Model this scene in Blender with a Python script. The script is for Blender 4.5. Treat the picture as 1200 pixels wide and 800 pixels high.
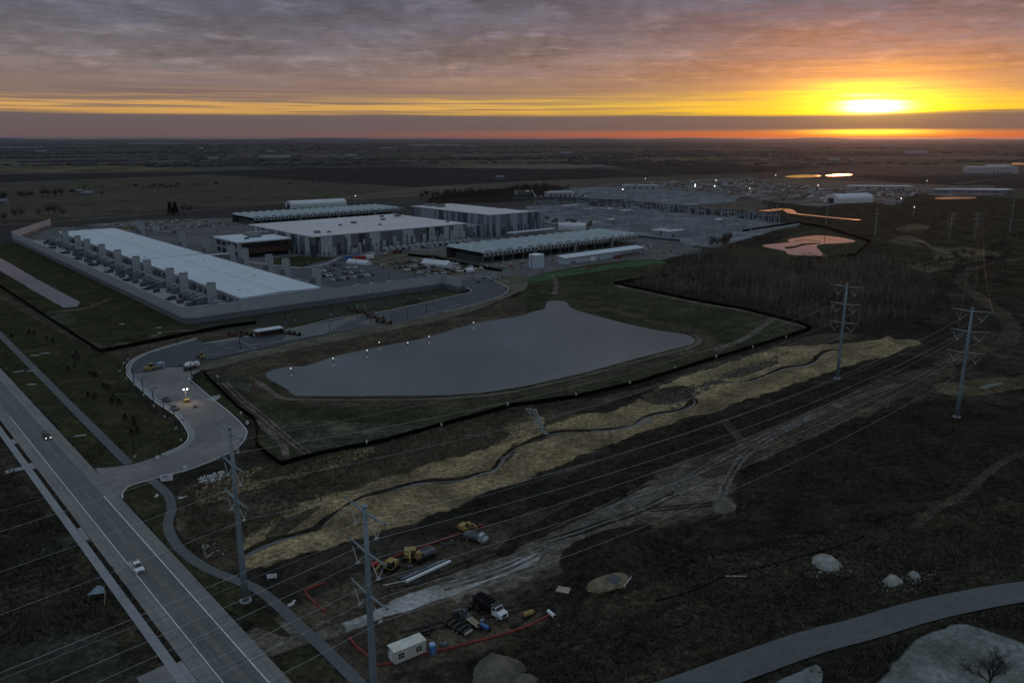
import bpy, math, random
import numpy as np
from mathutils import Vector, Matrix, noise as mnoise
from mathutils.geometry import tessellate_polygon
R = math.radians
random.seed(7); rng = np.random.default_rng(7)
for o in list(bpy.data.objects): bpy.data.objects.remove(o)
S = bpy.context.scene; COL = S.collection

# ------------------------------------------------------------------ camera, sky, sun, exposure
CAM_H = 100.0; FPX = 933.0; PITCH = math.atan(239/FPX)
cd = bpy.data.cameras.new('camera'); cam = bpy.data.objects.new('camera', cd); COL.objects.link(cam)
cd.sensor_width = 36; cd.lens = 36*FPX/1200; cd.clip_start = 1; cd.clip_end = 120000
cam.location = (0, 0, CAM_H); cam.rotation_euler = (R(90)-PITCH, 0, 0); S.camera = cam
S.view_settings.view_transform = 'Standard'; S.view_settings.look = 'None'
S.view_settings.exposure = 0.0; S.view_settings.gamma = 1; S.view_settings.use_curve_mapping = False
S.render.resolution_x = 1024; S.render.resolution_y = 682

SUN_AZ = 23.6; SUN_EL = 1.9
SKY_CLOUD = 1.0; ZENITH = (0.27, 0.335, 0.40)
class NT:
    def __init__(s, tree): s.t = tree; s.n = tree.nodes; s.l = tree.links
    def node(s, typ, **kw):
        n = s.n.new(typ)
        for k, v in kw.items(): setattr(n, k, v)
        return n
    def put(s, sock, v):
        if isinstance(v, bpy.types.NodeSocket): s.l.new(v, sock)
        else: sock.default_value = v
    def m(s, op, a, b=None, c=None, clamp=False):
        n = s.node('ShaderNodeMath', operation=op, use_clamp=clamp); s.put(n.inputs[0], a)
        if b is not None: s.put(n.inputs[1], b)
        if c is not None: s.put(n.inputs[2], c)
        return n.outputs[0]
    def sm(s, v, lo, hi, a=0., b=1.):
        n = s.node('ShaderNodeMapRange', interpolation_type='SMOOTHSTEP'); s.put(n.inputs[0], v)
        for i, q in enumerate((lo, hi, a, b)): s.put(n.inputs[i+1], q)
        return n.outputs[0]
    def mix(s, f, a, b, mode='MIX'):
        n = s.node('ShaderNodeMix', data_type='RGBA', blend_type=mode); s.put(n.inputs[0], f)
        for k, v in ((6, a), (7, b)):
            if not isinstance(v, bpy.types.NodeSocket) and len(v) == 3: v = (*v, 1)
            s.put(n.inputs[k], v)
        return n.outputs[2]
    def noise(s, vec, scale, detail=5, rough=.55, dims='3D', lac=2.):
        n = s.node('ShaderNodeTexNoise', noise_dimensions=dims)
        if dims == '1D': s.put(n.inputs['W'], vec)
        else: s.put(n.inputs['Vector'], vec)
        s.put(n.inputs['Scale'], scale); n.inputs['Detail'].default_value = detail; n.inputs['Roughness'].default_value = rough
        return n.outputs[0]
    def ramp(s, f, stops, interp='LINEAR'):
        n = s.node('ShaderNodeValToRGB'); r = n.color_ramp; r.interpolation = interp; s.put(n.inputs[0], f)
        while len(r.elements) < len(stops): r.elements.new(0.5)
        for e, (p, c) in zip(r.elements, stops): e.position = p; e.color = (*c, 1) if len(c) == 3 else c
        return n.outputs[0]
    def comb(s, x, y, z=0.):
        n = s.node('ShaderNodeCombineXYZ')
        for i, q in enumerate((x, y, z)): s.put(n.inputs[i], q)
        return n.outputs[0]

def make_world():
    w = bpy.data.worlds.new('World'); S.world = w; w.use_nodes = True
    N = NT(w.node_tree); N.n.clear()
    tc = N.node('ShaderNodeTexCoord').outputs['Generated']
    sp = N.node('ShaderNodeSeparateXYZ'); N.put(sp.inputs[0], tc); x, y, z = sp.outputs
    el = N.m('MULTIPLY', N.m('ARCSINE', z), 57.2958)
    az = N.m('MULTIPLY', N.m('ARCTAN2', x, y), 57.2958)
    da = N.m('SUBTRACT', az, SUN_AZ)
    zz = N.m('ADD', N.m('MAXIMUM', z, 0.0), .10)
    cv = N.comb(N.m('DIVIDE', x, zz), N.m('DIVIDE', y, zz))
    n1 = N.noise(cv, 1.1, 8, .6)                               # cloud deck seen in perspective
    n2 = N.noise(cv, 3.4, 6, .6)
    sv = N.comb(N.m('MULTIPLY', az, .075), N.m('MULTIPLY', el, 2.3))
    n3 = N.noise(sv, 1.0, 5, .55)                              # long streaks over the horizon
    warp = N.m('ADD', N.m('MULTIPLY', N.m('SUBTRACT', n3, .5), N.sm(el, 1.1, 2.3, .12, 2.3)),
               N.m('MULTIPLY', N.m('SUBTRACT', n1, .5), N.sm(el, 2.5, 6.5, 0., 5.0)))
    e2 = N.m('ADD', el, warp)
    q = lambda v: max(0., min(1., (v+1)/13.))
    f = N.m('DIVIDE', N.m('ADD', e2, 1.), 13., clamp=True)
    far = N.ramp(f, [(q(v), c) for v, c in [
        (-.4, (.12,.085,.095)), (.3, (.140,.098,.098)), (1.0, (.138,.104,.106)), (1.42, (.150,.112,.108)), (1.58, (.56,.30,.09)), (1.95, (.70,.38,.12)),
        (2.25, (.46,.27,.13)), (2.7, (.27,.175,.14)), (3.6, (.235,.165,.15)), (5.0, (.170,.142,.145)), (6.8, (.128,.120,.142)), (8.5, (.104,.106,.136)), (12., (.086,.110,.148))]])
    near = N.ramp(f, [(q(v), c) for v, c in [
        (-.4, (.30,.06,.03)), (.1, (.62,.13,.04)), (.30, (.55,.15,.05)), (.52, (.22,.125,.095)), (1.34, (.23,.14,.105)), (1.56, (1.,.58,.03)), (2.3, (1.,.58,.05)),
        (3.0, (.60,.31,.12)), (4.2, (.42,.21,.12)), (5.8, (.29,.165,.13)), (7.6, (.20,.132,.135)), (9.5, (.135,.113,.138)), (12., (.096,.110,.147))]])
    k = N.m('POWER', 2.718, N.m('MULTIPLY', N.m('POWER', N.m('DIVIDE', da, 22.), 2.), -1.))
    col = N.mix(k, far, near)
    # light and dark ribs in the deck
    rib = N.m('ADD', .86, N.m('MULTIPLY', N.sm(n1, .32, .70), .62))
    rib = N.m('ADD', rib, N.m('MULTIPLY', N.sm(n2, .50, .78), .62))
    rib = N.m('ADD', rib, N.m('MULTIPLY', N.m('SUBTRACT', N.noise(cv, 9., 5, .65), .5), .80))
    rib = N.m('ADD', 1., N.m('MULTIPLY', N.m('SUBTRACT', rib, 1.), N.sm(el, 2.6, 5.)))
    def scale(c, v):
        n = N.node('ShaderNodeVectorMath', operation='SCALE'); N.put(n.inputs[0], c); N.put(n.inputs[3], v); return n.outputs[0]
    def addc(a, b):
        n = N.node('ShaderNodeVectorMath', operation='ADD'); N.put(n.inputs[0], a); N.put(n.inputs[1], b); return n.outputs[0]
    s2 = N.noise(N.comb(N.m('MULTIPLY', az, .06), N.m('MULTIPLY', el, 4.2)), 1.0, 5, .6)
    cut = N.m('MULTIPLY', N.m('MULTIPLY', N.sm(s2, .46, .60), N.m('MULTIPLY', N.sm(el, 1.45, 1.7), N.sm(el, 3.8, 2.4))), N.m('SUBTRACT', .72, N.m('MULTIPLY', k, .55)))
    col = N.mix(cut, col, (.155,.12,.115))
    col = scale(col, rib)
    zen = N.m('ADD', .42, N.m('MULTIPLY', N.m('ADD', n1, N.m('MULTIPLY', n2, .35)), .86))
    col = N.mix(N.sm(el, 10., 32.), col, scale((*ZENITH,), zen))
    # sun glow behind the cloud, cut by the dark bank under it
    bank = N.m('MULTIPLY', N.sm(e2, .40, .58), N.sm(e2, 1.60, 1.36))
    keep = N.m('SUBTRACT', 1., N.m('MULTIPLY', bank, .80))
    def glow(wx, wy, c, cy=SUN_EL, p=2.):
        d = N.m('ADD', N.m('POWER', N.m('ABSOLUTE', N.m('DIVIDE', da, wx)), p), N.m('POWER', N.m('ABSOLUTE', N.m('DIVIDE', N.m('SUBTRACT', e2, cy), wy)), p))
        return scale((*c,), N.m('MULTIPLY', N.m('POWER', 2.718, N.m('MULTIPLY', d, -1.)), keep))
    for g in (glow(1.5, .34, (6., 5., 2.4)), glow(3.6, 1.05, (1.5, .85, .02), 2.0), glow(5.2, 1.7, (.62,.27,.0), 2.35), glow(9., 3.5, (.36,.10,.0), 2.45), glow(3.2, .18, (1.6,1.0,.05), .34)):
        col = addc(col, g)
    # clear-sky share of the dusk light
    st = N.node('ShaderNodeTexSky', sky_type='NISHITA', sun_disc=False, sun_elevation=R(SUN_EL), sun_rotation=R(SUN_AZ), altitude=100)
    col = N.mix(N.sm(el, -1.2, -.25), (.03, .03, .035), col)
    bg = N.node('ShaderNodeBackground'); N.put(bg.inputs[0], col); bg.inputs[1].default_value = SKY_CLOUD
    bs = N.node('ShaderNodeBackground'); N.put(bs.inputs[0], N.mix(N.sm(el, 8., 30.), (0,0,0), st.outputs[0])); bs.inputs[1].default_value = 0.05
    ad = N.node('ShaderNodeAddShader'); N.l.new(bg.outputs[0], ad.inputs[0]); N.l.new(bs.outputs[0], ad.inputs[1])
    out = N.node('ShaderNodeOutputWorld'); N.l.new(ad.outputs[0], out.inputs[0])
make_world()
sd = bpy.data.lights.new('sun', 'SUN'); sd.energy = 0.26; sd.angle = R(6); sd.color = (1, .36, .16)
so = bpy.data.objects.new('sun', sd); COL.objects.link(so)
_d = Vector((math.sin(R(SUN_AZ))*math.cos(R(SUN_EL)), math.cos(R(SUN_AZ))*math.cos(R(SUN_EL)), math.sin(R(SUN_EL))))
so.rotation_euler = (-_d).to_track_quat('-Z', 'Y').to_euler(); so.location = (0, 0, 300)

# ------------------------------------------------------------------ coordinates
_c, _s = math.cos(PITCH), math.sin(PITCH)
def P(px, py, z=0.0):                       # ground point seen at photo pixel (1200 x 800)
    rx = (px-600)/FPX; u = -(py-400)/FPX; ry = _c+u*_s; rz = -_s+u*_c
    t = (z-CAM_H)/rz; return (rx*t, ry*t)
E1 = (math.cos(R(41)), math.sin(R(41))); E2 = (-E1[1], E1[0])
def W(a, b): return (a*E1[0]+b*E2[0], a*E1[1]+b*E2[1])     # site grid: a across the main road, b along it
def AB(px, py, z=0.0):
    x, y = P(px, py, z); return (x*E1[0]+y*E1[1], x*E2[0]+y*E2[1])
def heading(p, q):
    a, b = P(*p), P(*q); return math.atan2(b[1]-a[1], b[0]-a[0])
GR = R(41)

# ------------------------------------------------------------------ materials
MATS = {}
def surf(name, col, rough=.85, var=.22, scale=.6, col2=None, scale2=.03, mix2=.5, metal=0., spec=.3, bump=0., bscale=2., edge=False, extra=None, emit=None):
    if name in MATS: return MATS[name]
    m = bpy.data.materials.new(name); MATS[name] = m; m.use_nodes = True
    N = NT(m.node_tree); N.n.clear()
    pos = N.node('ShaderNodeNewGeometry').outputs['Position']
    if edge: col = (col[0]*1.02, col[1]*.98, col[2]*.80); col2 = col2 and (col2[0]*1.02, col2[1]*.98, col2[2]*.80)
    a = N.noise(pos, scale, 6, .62)
    dark = tuple(c*(1-var*1.5) for c in col); lite = tuple(min(1, c*(1+var*1.5)) for c in col)
    c = N.ramp(a, [(.28, dark), (.5, col), (.72, lite)])
    if col2:
        b = N.noise(pos, scale2, 5, .6)
        c = N.mix(N.m('MULTIPLY', N.sm(b, .5-.16, .5+.16), mix2*2, clamp=True), c, N.mix(.35, (*col2, 1), N.ramp(a, [(.3, tuple(q*.6 for q in col2)), (.7, tuple(q*1.4 for q in col2))])))
    if edge:
        c = N.mix(1., c, N.ramp(N.noise(pos, .085, 8, .72), [(.30, (.52,.52,.52)), (.5, (.98,.98,.98)), (.70, (1.55,1.52,1.48))] if not any(q in name for q in ('gravel','stone','hardstand')) else [(.3, (.82,.82,.82)), (.7, (1.18,1.18,1.18))]), 'MULTIPLY')
    if edge: c = N.mix(1., c, N.ramp(N.noise(pos, .75, 7, .75), [(.32, (.42,.42,.42)), (.5, (.96,.96,.96)), (.68, (1.75,1.72,1.68))] if not any(q in name for q in ('gravel','stone','hardstand')) else [(.32, (.72,.72,.72)), (.5, (1,1,1)), (.68, (1.3,1.3,1.3))]), 'MULTIPLY')
    if extra: c = extra(N, pos, c)
    bs = N.node('ShaderNodeBsdfPrincipled'); N.put(bs.inputs['Base Color'], c)
    if edge: spec = 0.
    bs.inputs['Roughness'].default_value = rough; bs.inputs['Metallic'].default_value = metal; bs.inputs['Specular IOR Level'].default_value = spec
    if emit: bs.inputs['Emission Color'].default_value = (*emit[:3], 1); bs.inputs['Emission Strength'].default_value = emit[3]
    if bump:
        bn = N.node('ShaderNodeBump'); bn.inputs['Strength'].default_value = 1.; bn.inputs['Distance'].default_value = bump
        N.put(bn.inputs['Height'], N.noise(pos, bscale, 5, .65)); N.l.new(bn.outputs[0], bs.inputs['Normal'])
    out = N.node('ShaderNodeOutputMaterial'); sh = bs.outputs[0]
    if edge:
        at = N.node('ShaderNodeAttribute', attribute_name='edge').outputs['Fac']
        nz = N.m('ADD', N.m('MULTIPLY', N.noise(pos, .35, 4, .7), .6), N.m('MULTIPLY', N.noise(pos, .08, 4, .7), .4))
        al = N.m('DIVIDE', N.m('SUBTRACT', N.m('ADD', N.m('MULTIPLY', at, 1.5), N.m('MULTIPLY', N.m('SUBTRACT', nz, .5), 1.6)), .5), .55, clamp=True)
        tr = N.node('ShaderNodeBsdfTransparent'); mx = N.node('ShaderNodeMixShader'); N.put(mx.inputs[0], al)
        N.l.new(tr.outputs[0], mx.inputs[1]); N.l.new(sh, mx.inputs[2]); sh = mx.outputs[0]
    N.l.new(sh, out.inputs[0]); return m
def lamp_mat(name, col, st):
    if name in MATS: return MATS[name]
    return surf(name, col, var=0, emit=(*col, st))

def water_mat(name='still_water', ior=1.5, r0=.02, r1=.09, bump=.008, base=(.016,.022,.028,1)):
    m = bpy.data.materials.new(name); m.use_nodes = True; N = NT(m.node_tree); N.n.clear()
    pos = N.node('ShaderNodeNewGeometry').outputs['Position']
    bs = N.node('ShaderNodeBsdfPrincipled'); bs.inputs['Base Color'].default_value = base
    bs.inputs['IOR'].default_value = ior; bs.inputs['Specular IOR Level'].default_value = .12 if 'far' in name else .5
    N.put(bs.inputs['Roughness'], N.sm(N.noise(pos, .018, 5, .6), .35, .65, r0, r1))
    bn = N.node('ShaderNodeBump'); bn.inputs['Strength'].default_value = .3; bn.inputs['Distance'].default_value = bump
    N.put(bn.inputs['Height'], N.noise(pos, .9, 4, .6)); N.l.new(bn.outputs[0], bs.inputs['Normal'])
    out = N.node('ShaderNodeOutputMaterial'); N.l.new(bs.outputs[0], out.inputs[0]); return m
WATER = water_mat(); BASIN = water_mat('calm_basin_water', 1.6, .02, .05, .003); FARWATER = water_mat('far_rippled_water', 1.2, .14, .2, .01)

def farmland(N, pos, c):                     # patchwork of fields on the site grid, soil and stubble
    r = N.node('ShaderNodeVectorRotate', rotation_type='Z_AXIS'); N.put(r.inputs['Vector'], pos); r.inputs['Angle'].default_value = -GR+R(4)
    sp = N.node('ShaderNodeSeparateXYZ'); N.put(sp.inputs[0], r.outputs[0])
    u, v = sp.outputs[0], sp.outputs[1]
    row = N.m('FLOOR', N.m('DIVIDE', v, 410.))
    wn = N.node('ShaderNodeTexWhiteNoise', noise_dimensions='1D'); N.put(wn.inputs['W'], row)
    cu = N.m('FLOOR', N.m('ADD', N.m('DIVIDE', u, 640.), N.m('MULTIPLY', wn.outputs[0], 7.)))
    w2 = N.node('ShaderNodeTexWhiteNoise', noise_dimensions='2D'); N.put(w2.inputs['Vector'], N.comb(cu, row))
    f = N.ramp(w2.outputs[0], [(0, (.038,.033,.028)), (.3, (.046,.043,.035)), (.45, (.070,.066,.046)), (.62, (.040,.046,.030)), (.8, (.095,.081,.055)), (.93, (.036,.033,.029)), (.97, (.12,.105,.08))], 'CONSTANT')
    big = N.noise(pos, .004, 6, .65); fine = N.noise(pos, .05, 5, .6)
    f = N.mix(1., f, (.92,.96,1.12), 'MULTIPLY')
    f = N.mix(1., f, N.ramp(big, [(.3, (.7,.7,.7)), (.7, (1.25,1.25,1.25))]), 'MULTIPLY')
    f = N.mix(1., f, N.ramp(fine, [(.3, (.8,.8,.8)), (.7, (1.2,1.2,1.2))]), 'MULTIPLY')
    return f
G_FARM = surf('farmland_soil', (.035,.033,.03), extra=farmland, rough=.95, spec=.05)
G_SCRUB = surf('scrub_ground', (.046,.041,.042), var=.45, scale=.22, col2=(.019,.019,.018), scale2=.018, mix2=.5, spec=.05, bump=.25, bscale=.8, edge=True)
G_ROUGH = surf('rough_dead_grass', (.050,.044,.038), var=.5, scale=.5, col2=(.020,.021,.017), scale2=.05, mix2=.45, spec=.05, bump=.3, bscale=1.2, edge=True)
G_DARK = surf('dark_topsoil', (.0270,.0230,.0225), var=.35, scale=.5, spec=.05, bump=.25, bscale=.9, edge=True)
G_BROWN = surf('brown_soil', (.072,.061,.056), var=.35, scale=.3, col2=(.052,.044,.042), scale2=.04, spec=.05, bump=.15, bscale=1., edge=True)
G_TRACK = surf('packed_dirt', (.128,.117,.120), var=.34, scale=.35, col2=(.075,.067,.068), scale2=.05, spec=.08, bump=.08, bscale=.9, edge=True)
G_STRAW = surf('straw_mulch', (.240,.194,.135), var=.36, scale=.55, col2=(.130,.105,.080), scale2=.045, mix2=.45, spec=.05, bump=.1, bscale=2., edge=True)
G_STRAWF = surf('far_straw', (.12,.105,.085), var=.3, scale=.2, col2=(.06,.053,.04), scale2=.03, spec=.05, edge=True)
G_GRAVRD = surf('gravel_roadbed', (.125,.120,.116), var=.25, scale=.35, col2=(.085,.080,.077), scale2=.06, spec=.08, edge=True)
G_GRASS = surf('mown_grass', (.053,.053,.040), var=.30, scale=.35, col2=(.034,.039,.028), scale2=.02, mix2=.5, spec=.05, bump=.08, bscale=2., edge=True)
G_LAWN = surf('olive_lawn', (.034,.035,.026), var=.35, scale=.3, col2=(.042,.043,.029), scale2=.03, mix2=.5, spec=.05, bump=.1, bscale=2., edge=True)
G_HYDRO = surf('green_hydroseed', (.055,.098,.070), var=.25, scale=.3, spec=.05, edge=True)
G_PALEG = surf('frosty_seeded_grass', (.068,.077,.066), var=.4, scale=.25, col2=(.036,.040,.034), scale2=.06, mix2=.5, spec=.05, edge=True)
G_TEAL = surf('pale_wet_grass', (.045,.054,.053), var=.3, scale=.4, col2=(.030,.034,.032), scale2=.05, spec=.05, edge=True)
G_GRAVEL = surf('crushed_stone', (.36,.37,.46), var=.22, scale=.8, col2=(.19,.195,.205), scale2=.12, mix2=.5, spec=.1, bump=.06, bscale=2.5, edge=True)
G_WHITE = surf('white_limestone_gravel', (.185,.208,.25), var=.25, scale=.9, col2=(.09,.098,.10), scale2=.09, mix2=.4, spec=.1, bump=.1, bscale=1.5, edge=True)
G_SITE = surf('site_hardstand', (.140,.142,.178), var=.22, scale=.2, col2=(.098,.099,.12), scale2=.03, spec=.1, edge=True)
G_YARD = surf('yard_gravel', (.165,.152,.185), var=.35, scale=.06, col2=(.070,.063,.062), scale2=.02, mix2=.5, spec=.1, edge=True)
G_SUBST = surf('substation_stone', (.190,.215,.30), var=.3, scale=.08, col2=(.11,.12,.14), scale2=.03, mix2=.5, spec=.1, edge=True)
G_TAN = surf('tan_stubble', (.155,.135,.115), var=.2, scale=.05, col2=(.06,.053,.042), scale2=.008, spec=.05, edge=True)
G_OLIVE = surf('olive_field', (.066,.064,.062), var=.25, scale=.03, col2=(.084,.077,.070), scale2=.006, spec=.05, edge=True)
G_PLOUGH = surf('ploughed_field', (.034,.033,.042), var=.25, scale=.03, col2=(.042,.040,.047), scale2=.006, spec=.05, edge=True)
def tarwear(N, pos, c):
    r = N.node('ShaderNodeVectorRotate', rotation_type='Z_AXIS'); N.put(r.inputs['Vector'], pos); r.inputs['Angle'].default_value = -GR
    sp = N.node('ShaderNodeSeparateXYZ'); N.put(sp.inputs[0], r.outputs[0])
    st = N.noise(N.comb(N.m('MULTIPLY', sp.outputs[0], 1.), N.m('MULTIPLY', sp.outputs[1], .02)), 1.3, 4, .6)
    return N.mix(1., c, N.ramp(st, [(.3, (.82,.82,.82)), (.7, (1.16,1.16,1.16))]), 'MULTIPLY')
ASPH = surf('road_asphalt', (.112,.117,.117), var=.14, scale=1.2, col2=(.096,.101,.103), scale2=.05, extra=tarwear, rough=.75)
CONC = surf('road_concrete', (.188,.188,.176), var=.10, scale=1., col2=(.150,.150,.145), scale2=.05, extra=tarwear, rough=.8)
NEWASPH = surf('new_blacktop', (.048,.054,.065), var=.18, scale=.5, col2=(.036,.041,.050), scale2=.04, rough=.7)
PATHM = surf('path_asphalt', (.096,.102,.102), var=.12, scale=1., col2=(.078,.084,.09), scale2=.07)
WALK = surf('sidewalk_concrete', (.24,.25,.26), var=.08, scale=1., col2=(.20,.21,.22), scale2=.1)
KERB = surf('kerb_concrete', (.40,.41,.41), var=.1, scale=.8)
APRON = surf('worn_concrete_apron', (.185,.175,.170), var=.16, scale=.4, col2=(.13,.127,.127), scale2=.05)
BACKRD = surf('back_road_asphalt', (.092,.100,.102), var=.14, scale=.8, col2=(.078,.086,.088), scale2=.04)
PAINTW = surf('white_road_paint', (.66,.69,.71), var=.15, scale=.6)
PAINTY = surf('yellow_road_paint', (.20,.17,.10), var=.25, scale=.5)
STEEL = surf('weathered_galvanised_steel', (.155,.20,.225), rough=.55, var=.12, scale=.8, metal=.0, spec=.5)
STEELD = surf('grey_steel', (.13,.14,.15), rough=.5, var=.12, scale=.8, spec=.5)
ALU = surf('aluminium_wire', (.50,.52,.54), rough=.4, var=.05, spec=.5)
INSUL = surf('insulator_glass_white', (.42,.44,.44), rough=.3, var=.05, spec=.5)
BLACKM = surf('black_paint', (.012,.012,.014), rough=.5, var=.1)
SCREEN = surf('black_screen_fabric', (.0045,.0045,.005), rough=.95, var=.2, scale=1., spec=.02)
ROOFW = surf('white_membrane_roof', (.50,.545,.60), rough=.7, var=.05, scale=.15, col2=(.45,.495,.555), scale2=.02, mix2=.35)
ROOFP = surf('pale_membrane_roof', (.50,.49,.51), rough=.7, var=.06, scale=.1, col2=(.42,.41,.43), scale2=.02, mix2=.4)
ROOFD = surf('roof_seam', (.30,.32,.36), var=.1)
WALLHI = surf('acoustic_panel', (.31,.345,.38), rough=.6, var=.08, scale=.4)
WALLLO = surf('acoustic_plinth', (.115,.123,.142), rough=.6, var=.08, scale=.4)
def stripes(lo, mid, hi, cell, name):
    def ex(N, pos, c):
        r = N.node('ShaderNodeVectorRotate', rotation_type='Z_AXIS'); N.put(r.inputs['Vector'], pos); r.inputs['Angle'].default_value = -GR
        sp = N.node('ShaderNodeSeparateXYZ'); N.put(sp.inputs[0], r.outputs[0])
        u = N.m('ADD', sp.outputs[0], N.m('MULTIPLY', sp.outputs[1], 1.37))
        a = N.node('ShaderNodeTexVoronoi', voronoi_dimensions='1D'); N.put(a.inputs['W'], u); a.inputs['Scale'].default_value = 1/cell
        b = N.node('ShaderNodeTexVoronoi', voronoi_dimensions='1D'); N.put(b.inputs['W'], u); b.inputs['Scale'].default_value = 2.6/cell
        s1 = N.node('ShaderNodeSeparateColor'); N.put(s1.inputs[0], a.outputs['Color'])
        s2 = N.node('ShaderNodeSeparateColor'); N.put(s2.inputs[0], b.outputs['Color'])
        z = sp.outputs[2]
        step = N.m('GREATER_THAN', N.m('ADD', N.m('MULTIPLY', s2.outputs[1], 14.), 1.), z)
        v = N.m('ADD', N.m('MULTIPLY', s1.outputs[0], .70), N.m('MULTIPLY', N.m('MULTIPLY', s2.outputs[0], step), .34))
        return N.ramp(v, [(0, hi), (.34, mid), (.48, tuple(q*.8 for q in mid)), (.60, lo), (.74, hi), (.9, mid)], 'CONSTANT')
    return surf(name, mid, extra=ex, rough=.6)
STRIPE = stripes((.030,.037,.045), (.12,.135,.16), (.36,.37,.40), 6., 'striped_metal_panel')
STRIPE2 = stripes((.05,.062,.08), (.13,.16,.19), (.24,.28,.315), 6., 'blue_grey_striped_panel')
GREYP = surf('grey_metal_panel', (.29,.32,.34), rough=.6, var=.1, scale=.5)
DGREY = surf('dark_grey_metal', (.07,.078,.088), rough=.6, var=.2, scale=.5)
MGREY = surf('mid_grey_metal', (.14,.155,.17), rough=.6, var=.2, scale=.5)
CANOPY = surf('galvanised_sheet', (.27,.325,.35), rough=.5, var=.15, scale=.25, col2=(.20,.245,.265), scale2=.08, mix2=.4)
RUST = surf('rust_brown_cladding', (.062,.030,.023), rough=.7, var=.15, scale=.5)
GLASSD = surf('dark_window_glass', (.012,.014,.018), rough=.12, var=.1, spec=.6)
WHITE = surf('white_paint', (.62,.64,.66), rough=.45, var=.05, scale=.5)
TENT = surf('white_fabric', (.50,.52,.56), rough=.7, var=.05, scale=.3)
CREAM = surf('cream_siding', (.46,.46,.41), rough=.6, var=.05, scale=.8)
YELLOW = surf('machine_yellow', (.27,.195,.06), rough=.5, var=.15, scale=1.5)
ORANGE = surf('orange_mesh_fence', (.17,.036,.027), rough=.8, var=.25, scale=1.)
RED = surf('red_paint', (.30,.035,.03), rough=.5, var=.2)
BLUE = surf('blue_plastic', (.05,.13,.32), rough=.45, var=.1)
SILVER = surf('silver_paint', (.34,.35,.37), rough=.35, var=.05, spec=.6)
CARDK = surf('dark_car_paint', (.018,.019,.022), rough=.3, var=.05, spec=.6)
CARGR = surf('grey_car_paint', (.10,.105,.115), rough=.3, var=.05, spec=.6)
CARRD = surf('maroon_car_paint', (.13,.02,.018), rough=.3, var=.05, spec=.6)
CARBL = surf('blue_car_paint', (.03,.05,.10), rough=.3, var=.05, spec=.6)
TYRE = surf('tyre_rubber', (.012,.012,.012), rough=.9, var=.1)
WOOD = surf('raw_timber', (.26,.20,.14), var=.25, scale=1.)
BARK = surf('bark', (.040,.034,.030), var=.3, scale=2.)
TWIG = surf('bare_twigs', (.036,.032,.030), var=.35, scale=.3, col2=(.050,.042,.034), scale2=.05)
TWIGB = surf('brown_twigs', (.075,.064,.044), var=.35, scale=.3)
NEEDLE = surf('dark_needles', (.008,.010,.008), var=.4, scale=.6)
STONE = surf('pale_limestone', (.27,.28,.26), var=.25, scale=.8, col2=(.19,.19,.175), scale2=.3, bump=.15, bscale=1.2)
PILEB = surf('tan_spoil', (.115,.103,.082), var=.3, scale=.5, col2=(.075,.068,.056), scale2=.15, bump=.2, bscale=.9)
FARWOOD = surf('distant_woods', (.019,.022,.026), var=.3, scale=.02, col2=(.034,.029,.027), scale2=.003)
LAMPW = lamp_mat('lit_lamp_white', (1., .93, .78), 9.)
LAMPS = lamp_mat('lit_lamp_small', (1., .95, .85), 1.3)
HEADL = lamp_mat('lit_headlight', (1., .95, .82), 1.6)
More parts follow.
